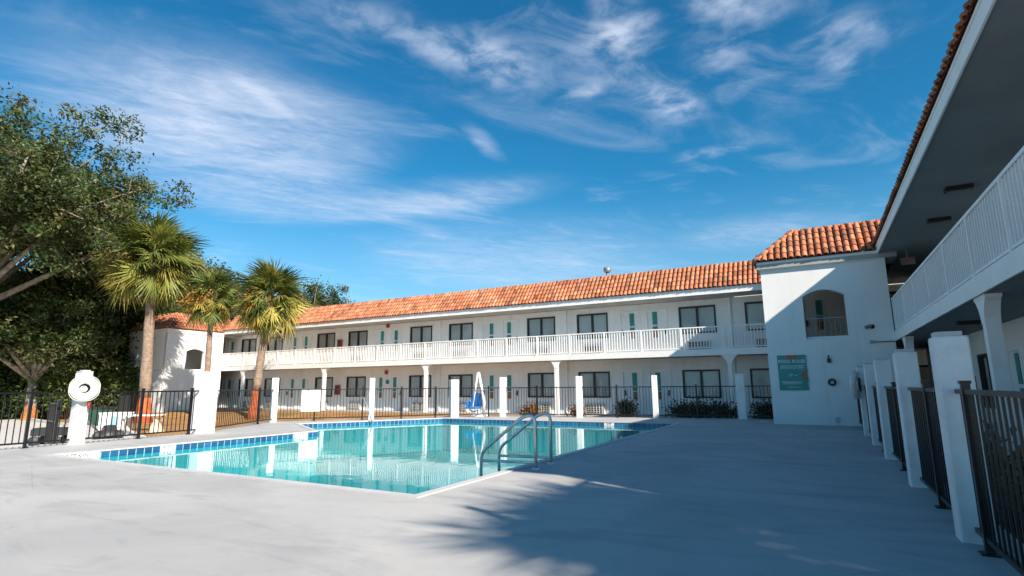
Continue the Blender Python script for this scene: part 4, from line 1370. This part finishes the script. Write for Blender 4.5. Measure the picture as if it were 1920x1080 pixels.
# black cart
ct = empty('black_cart', (*on_ground(92, 834, LAWN_Z).xy, LAWN_Z), .7, 'small black hand cart beyond the fence left of the ring pillar', 'cart'); ct.scale = (1.22, 1.22, 1.22)
mb = MB(); mb.box(-.38, .38, -.22, .22, .26, .44); mb.box(-.36, .36, -.2, .2, .44, .47); mb.build('tray', dark_plastic, ct, (0, 0, 0))
for sx in (-.27, .27):
    for sy in (-.24, .24):
        mb = MB(); mb.tube([(sx, sy - .03, .13), (sx, sy + .03, .13)], .13, 14); mb.build('wheel', ac_dark, ct)
mb = MB(); mb.tube(arc_pts([(.34, -.18, .4), (.62, -.18, .95), (.62, .18, .95), (.34, .18, .4)], .08), .016, 8); mb.build('handle', grey_metal, ct, (0, 0, 0))
# gate leaf standing open beyond the fence
q_ = on_ground(135, 832, LAWN_Z)
ga = empty('open_gate', (-15.75, 6.35, -.1), math.radians(168), 'dark mesh gate leaf swung open beyond the fence beside the ring pillar', 'gate')
mb = MB()
for z in (.08, .6, 1.02):
    mb.box(0, .95, -.018, .018, z - .018, z + .018)
for k in range(12):
    mb.box(.01 + k * .084, .03 + k * .084, -.01, .01, .08, 1.02)
mb.build('gate_leaf', black_metal, ga, (0, 0, 0))
mb = MB(); mb.box(-.03, .03, -.03, .03, 0, 1.1); mb.build('gate_post', black_metal, ga, (0, 0, 0))
bn = empty('waste_bin', (*on_ground(183, 801, LAWN_Z).xy, LAWN_Z), .3, 'dark green waste bin on the driveway right of the ring pillar', 'bin'); bn.scale = (1.22, 1.22, 1.22)
mb = MB(); mb.add([(-.30, -.25, .0), (.30, -.25, .0), (.30, .25, .0), (-.30, .25, .0), (-.40, -.33, .75), (.40, -.33, .75), (.40, .33, .75), (-.40, .33, .75)], [(0, 1, 5, 4), (1, 2, 6, 5), (2, 3, 7, 6), (3, 0, 4, 7), (3, 2, 1, 0)])
mb.build('bin_body', mat('bin_green', (.03, .09, .06), .5), bn, (0, 0, 0))
mb = MB(); mb.box(-.43, .43, -.36, .36, .752, .82); mb.build('lid', dark_plastic, bn, (0, 0, 0))
mo = empty('push_mower', (*on_ground(203, 822, LAWN_Z).xy, LAWN_Z), 1.1, 'dark red and black push mower beyond the fence right of the ring pillar', 'mower'); mo.scale = (1.22, 1.22, 1.22)
mb = MB(); mb.lathe([(.0, .42), (.16, .40), (.2, .26), (.34, .22), (.36, .1)], 14); mb.build('mower_deck', dark_plastic, mo, (0, 0, 0))
mb = MB(); mb.box(-.2, .2, -.12, .12, .26, .33); mb.build('engine_cover', mat('dull_red', (.16, .03, .03), .6), mo, (0, 0, 0))
for sx in (-.3, .3):
    for sy in (-.28, .28):
        mb = MB(); mb.tube([(sx, sy - .025, .11), (sx, sy + .025, .11)], .11, 12); mb.build('wheel', ac_dark, mo)
mb = MB(); mb.tube(arc_pts([(-.25, -.2, .2), (-.85, -.2, .85), (-.85, .2, .85), (-.25, .2, .2)], .1), .014, 8); mb.build('handle', grey_metal, mo, (0, 0, 0))

# ------------------------------------------------------------------ light and sky
SUN = Vector((1.342, -.583, 1.0)).normalized()
el = math.asin(SUN.z); rot = math.atan2(SUN.x, SUN.y)
sd = bpy.data.lights.new('sun', 'SUN'); sd.energy = 4.6; sd.angle = math.radians(.75); sd.color = (1.0, .90, .78)
so = bpy.data.objects.new('sun', sd); COL.objects.link(so); so.rotation_euler = SUN.to_track_quat('Z', 'Y').to_euler()
so.location = (20, -10, 30)

W = bpy.data.worlds.new('World'); SC.world = W; W.use_nodes = True
nt = W.node_tree; L = nt.links
bg = nt.nodes['Background']
sky = N(nt, 'ShaderNodeTexSky', sky_type='NISHITA'); sky.sun_disc = False; sky.sun_elevation = el; sky.sun_rotation = rot
sky.air_density = 1.0; sky.dust_density = .3; sky.ozone_density = 3.0; sky.altitude = 0
hs = N(nt, 'ShaderNodeHueSaturation'); hs.inputs['Saturation'].default_value = 1.25; hs.inputs['Value'].default_value = 1.0
L.new(sky.outputs[0], hs.inputs['Color'])
tc = N(nt, 'ShaderNodeTexCoord')
sep = N(nt, 'ShaderNodeSeparateXYZ'); L.new(tc.outputs['Generated'], sep.inputs[0])
tint = mix_rgb(nt, mrange(nt, sep.outputs[2], .02, .40), (.56, .82, .86), (.32, .94, .92))
skyc = mix_rgb(nt, 1.0, hs.outputs[0], tint, 'MULTIPLY')
zz = N(nt, 'ShaderNodeMath', operation='MAXIMUM'); L.new(sep.outputs[2], zz.inputs[0]); zz.inputs[1].default_value = .03
dv = N(nt, 'ShaderNodeVectorMath', operation='DIVIDE'); L.new(tc.outputs['Generated'], dv.inputs[0])
cmb = N(nt, 'ShaderNodeCombineXYZ')
for i in range(3):
    L.new(zz.outputs[0], cmb.inputs[i])
L.new(cmb.outputs[0], dv.inputs[1])
UV = dv.outputs[0]                                    # the sky seen as a flat cloud layer overhead


wn = N(nt, 'ShaderNodeTexNoise'); wn.inputs['Scale'].default_value = 2.6; wn.inputs['Detail'].default_value = 5; L.new(UV, wn.inputs['Vector'])
ws = N(nt, 'ShaderNodeVectorMath', operation='SUBTRACT'); L.new(wn.outputs['Color'], ws.inputs[0]); ws.inputs[1].default_value = (.5, .5, .5)
wa = N(nt, 'ShaderNodeVectorMath', operation='MULTIPLY_ADD'); L.new(ws.outputs[0], wa.inputs[0]); wa.inputs[1].default_value = (.20, .20, 0); L.new(UV, wa.inputs[2])
UVW = wa.outputs[0]


def sky_uv(x, y):
    d = ray(x, y); return Vector((d.x / d.z, d.y / d.z))


def blob(x0, y0, x1, y1, thick, amp):
    """soft elongated patch of the cloud layer between two directions, thick = half width"""
    a, b_ = sky_uv(x0, y0), sky_uv(x1, y1); c = (a + b_) / 2; d = b_ - a; ang = math.atan2(d.y, d.x)
    s1 = N(nt, 'ShaderNodeVectorMath', operation='SUBTRACT'); L.new(UVW, s1.inputs[0]); s1.inputs[1].default_value = (c.x, c.y, 0)
    rt_ = N(nt, 'ShaderNodeVectorRotate', rotation_type='Z_AXIS'); L.new(s1.outputs[0], rt_.inputs['Vector']); rt_.inputs['Angle'].default_value = -ang
    s2 = N(nt, 'ShaderNodeVectorMath', operation='MULTIPLY'); L.new(rt_.outputs[0], s2.inputs[0]); s2.inputs[1].default_value = (2 / d.length, 1 / thick, 0)
    ln = N(nt, 'ShaderNodeVectorMath', operation='LENGTH'); L.new(s2.outputs[0], ln.inputs[0])
    return mrange(nt, ln.outputs['Value'], 0.15, 1.35, amp, 0)


def add_all(socks):
    t = socks[0]
    for s in socks[1:]:
        n_ = N(nt, 'ShaderNodeMath', operation='ADD'); L.new(t, n_.inputs[0]); L.new(s, n_.inputs[1]); t = n_.outputs[0]
    return t


CLOUDS_SOFT = [(20, 130, 720, 290, .48, .95), (250, 320, 700, 380, .60, .85), (620, 410, 1030, 345, .28, .70), (150, 210, 420, 300, .6, .5), (760, 520, 1250, 480, 1.4, .55), (1330, 470, 1530, 400, .5, .5), (430, 140, 560, 225, .05, .5), (860, 235, 950, 300, .05, .45)]
CLOUDS_PUFF = [(560, 0, 800, 60, .09, .55), (760, 60, 1010, 150, .12, .95), (1080, 100, 1240, 55, .12, 1.0), (1110, 0, 1220, 10, .08, .6), (1290, 10, 1480, 15, .08, .7), (1180, 160, 1310, 230, .11, .8), (1250, 295, 1430, 268, .08, .45), (1520, 40, 1690, 70, .12, .5), (1530, 130, 1610, 95, .08, .5), (1080, 185, 1150, 155, .06, .6), (1300, 80, 1400, 120, .08, .45)]
soft = add_all([blob(*q_) for q_ in CLOUDS_SOFT]); puff = add_all([blob(*q_) for q_ in CLOUDS_PUFF])
a_ = sky_uv(100, 230); b_ = sky_uv(700, 330); ang = math.atan2((b_ - a_).y, (b_ - a_).x)
rt_ = N(nt, 'ShaderNodeVectorRotate', rotation_type='Z_AXIS'); L.new(UV, rt_.inputs['Vector']); rt_.inputs['Angle'].default_value = -ang
streak = noise(nt, 1.0, 9, .60, scaled(nt, rt_.outputs[0], (1.3, 2.6, 1)), .9)
fine = noise(nt, 1.0, 9, .66, scaled(nt, rt_.outputs[0], (7.0, 15.0, 1)), .6)
fluff = noise(nt, 9.0, 8, .57, UV, .3)


def prod(a, b_):
    n_ = N(nt, 'ShaderNodeMath', operation='MULTIPLY'); L.new(a, n_.inputs[0]); L.new(b_, n_.inputs[1]); return n_.outputs[0]


cs_ = add_all([prod(soft, mrange(nt, streak, .28, .72, .36, .76)), prod(soft, mrange(nt, fine, .36, .72, -.13, .16))])
cp_ = prod(puff, mrange(nt, fluff, .33, .72, .04, .72))
veil = mrange(nt, streak, .50, .80, 0, .22)
wide = blob(700, 40, 1650, 150, .5, .55)
mottle = prod(wide, mrange(nt, noise(nt, 4.5, 9, .62, UV, .6), .46, .74, 0, .42))
cl_ = add_all([cs_, cp_, veil, mottle])
cm_ = N(nt, 'ShaderNodeMath', operation='TANH'); L.new(cl_, cm_.inputs[0])
fade = prod(cm_.outputs[0], mrange(nt, sep.outputs[2], .0, .10, 0, .98))
pale = mix_rgb(nt, mrange(nt, sep.outputs[2], .0, .36, .50, 0), skyc, (3.3, 5.2, 6.6))
final = mix_rgb(nt, fade, pale, (5.2, 5.7, 6.8))
L.new(final, bg.inputs[0]); bg.inputs[1].default_value = .08

SC.view_settings.view_transform = 'Standard'; SC.view_settings.look = 'None'
SC.view_settings.exposure = 1.0; SC.view_settings.gamma = 1.0
SC.view_settings.use_curve_mapping = False
SC.cycles.max_bounces = 8; SC.cycles.transparent_max_bounces = 12
SC.cycles.use_denoising = True
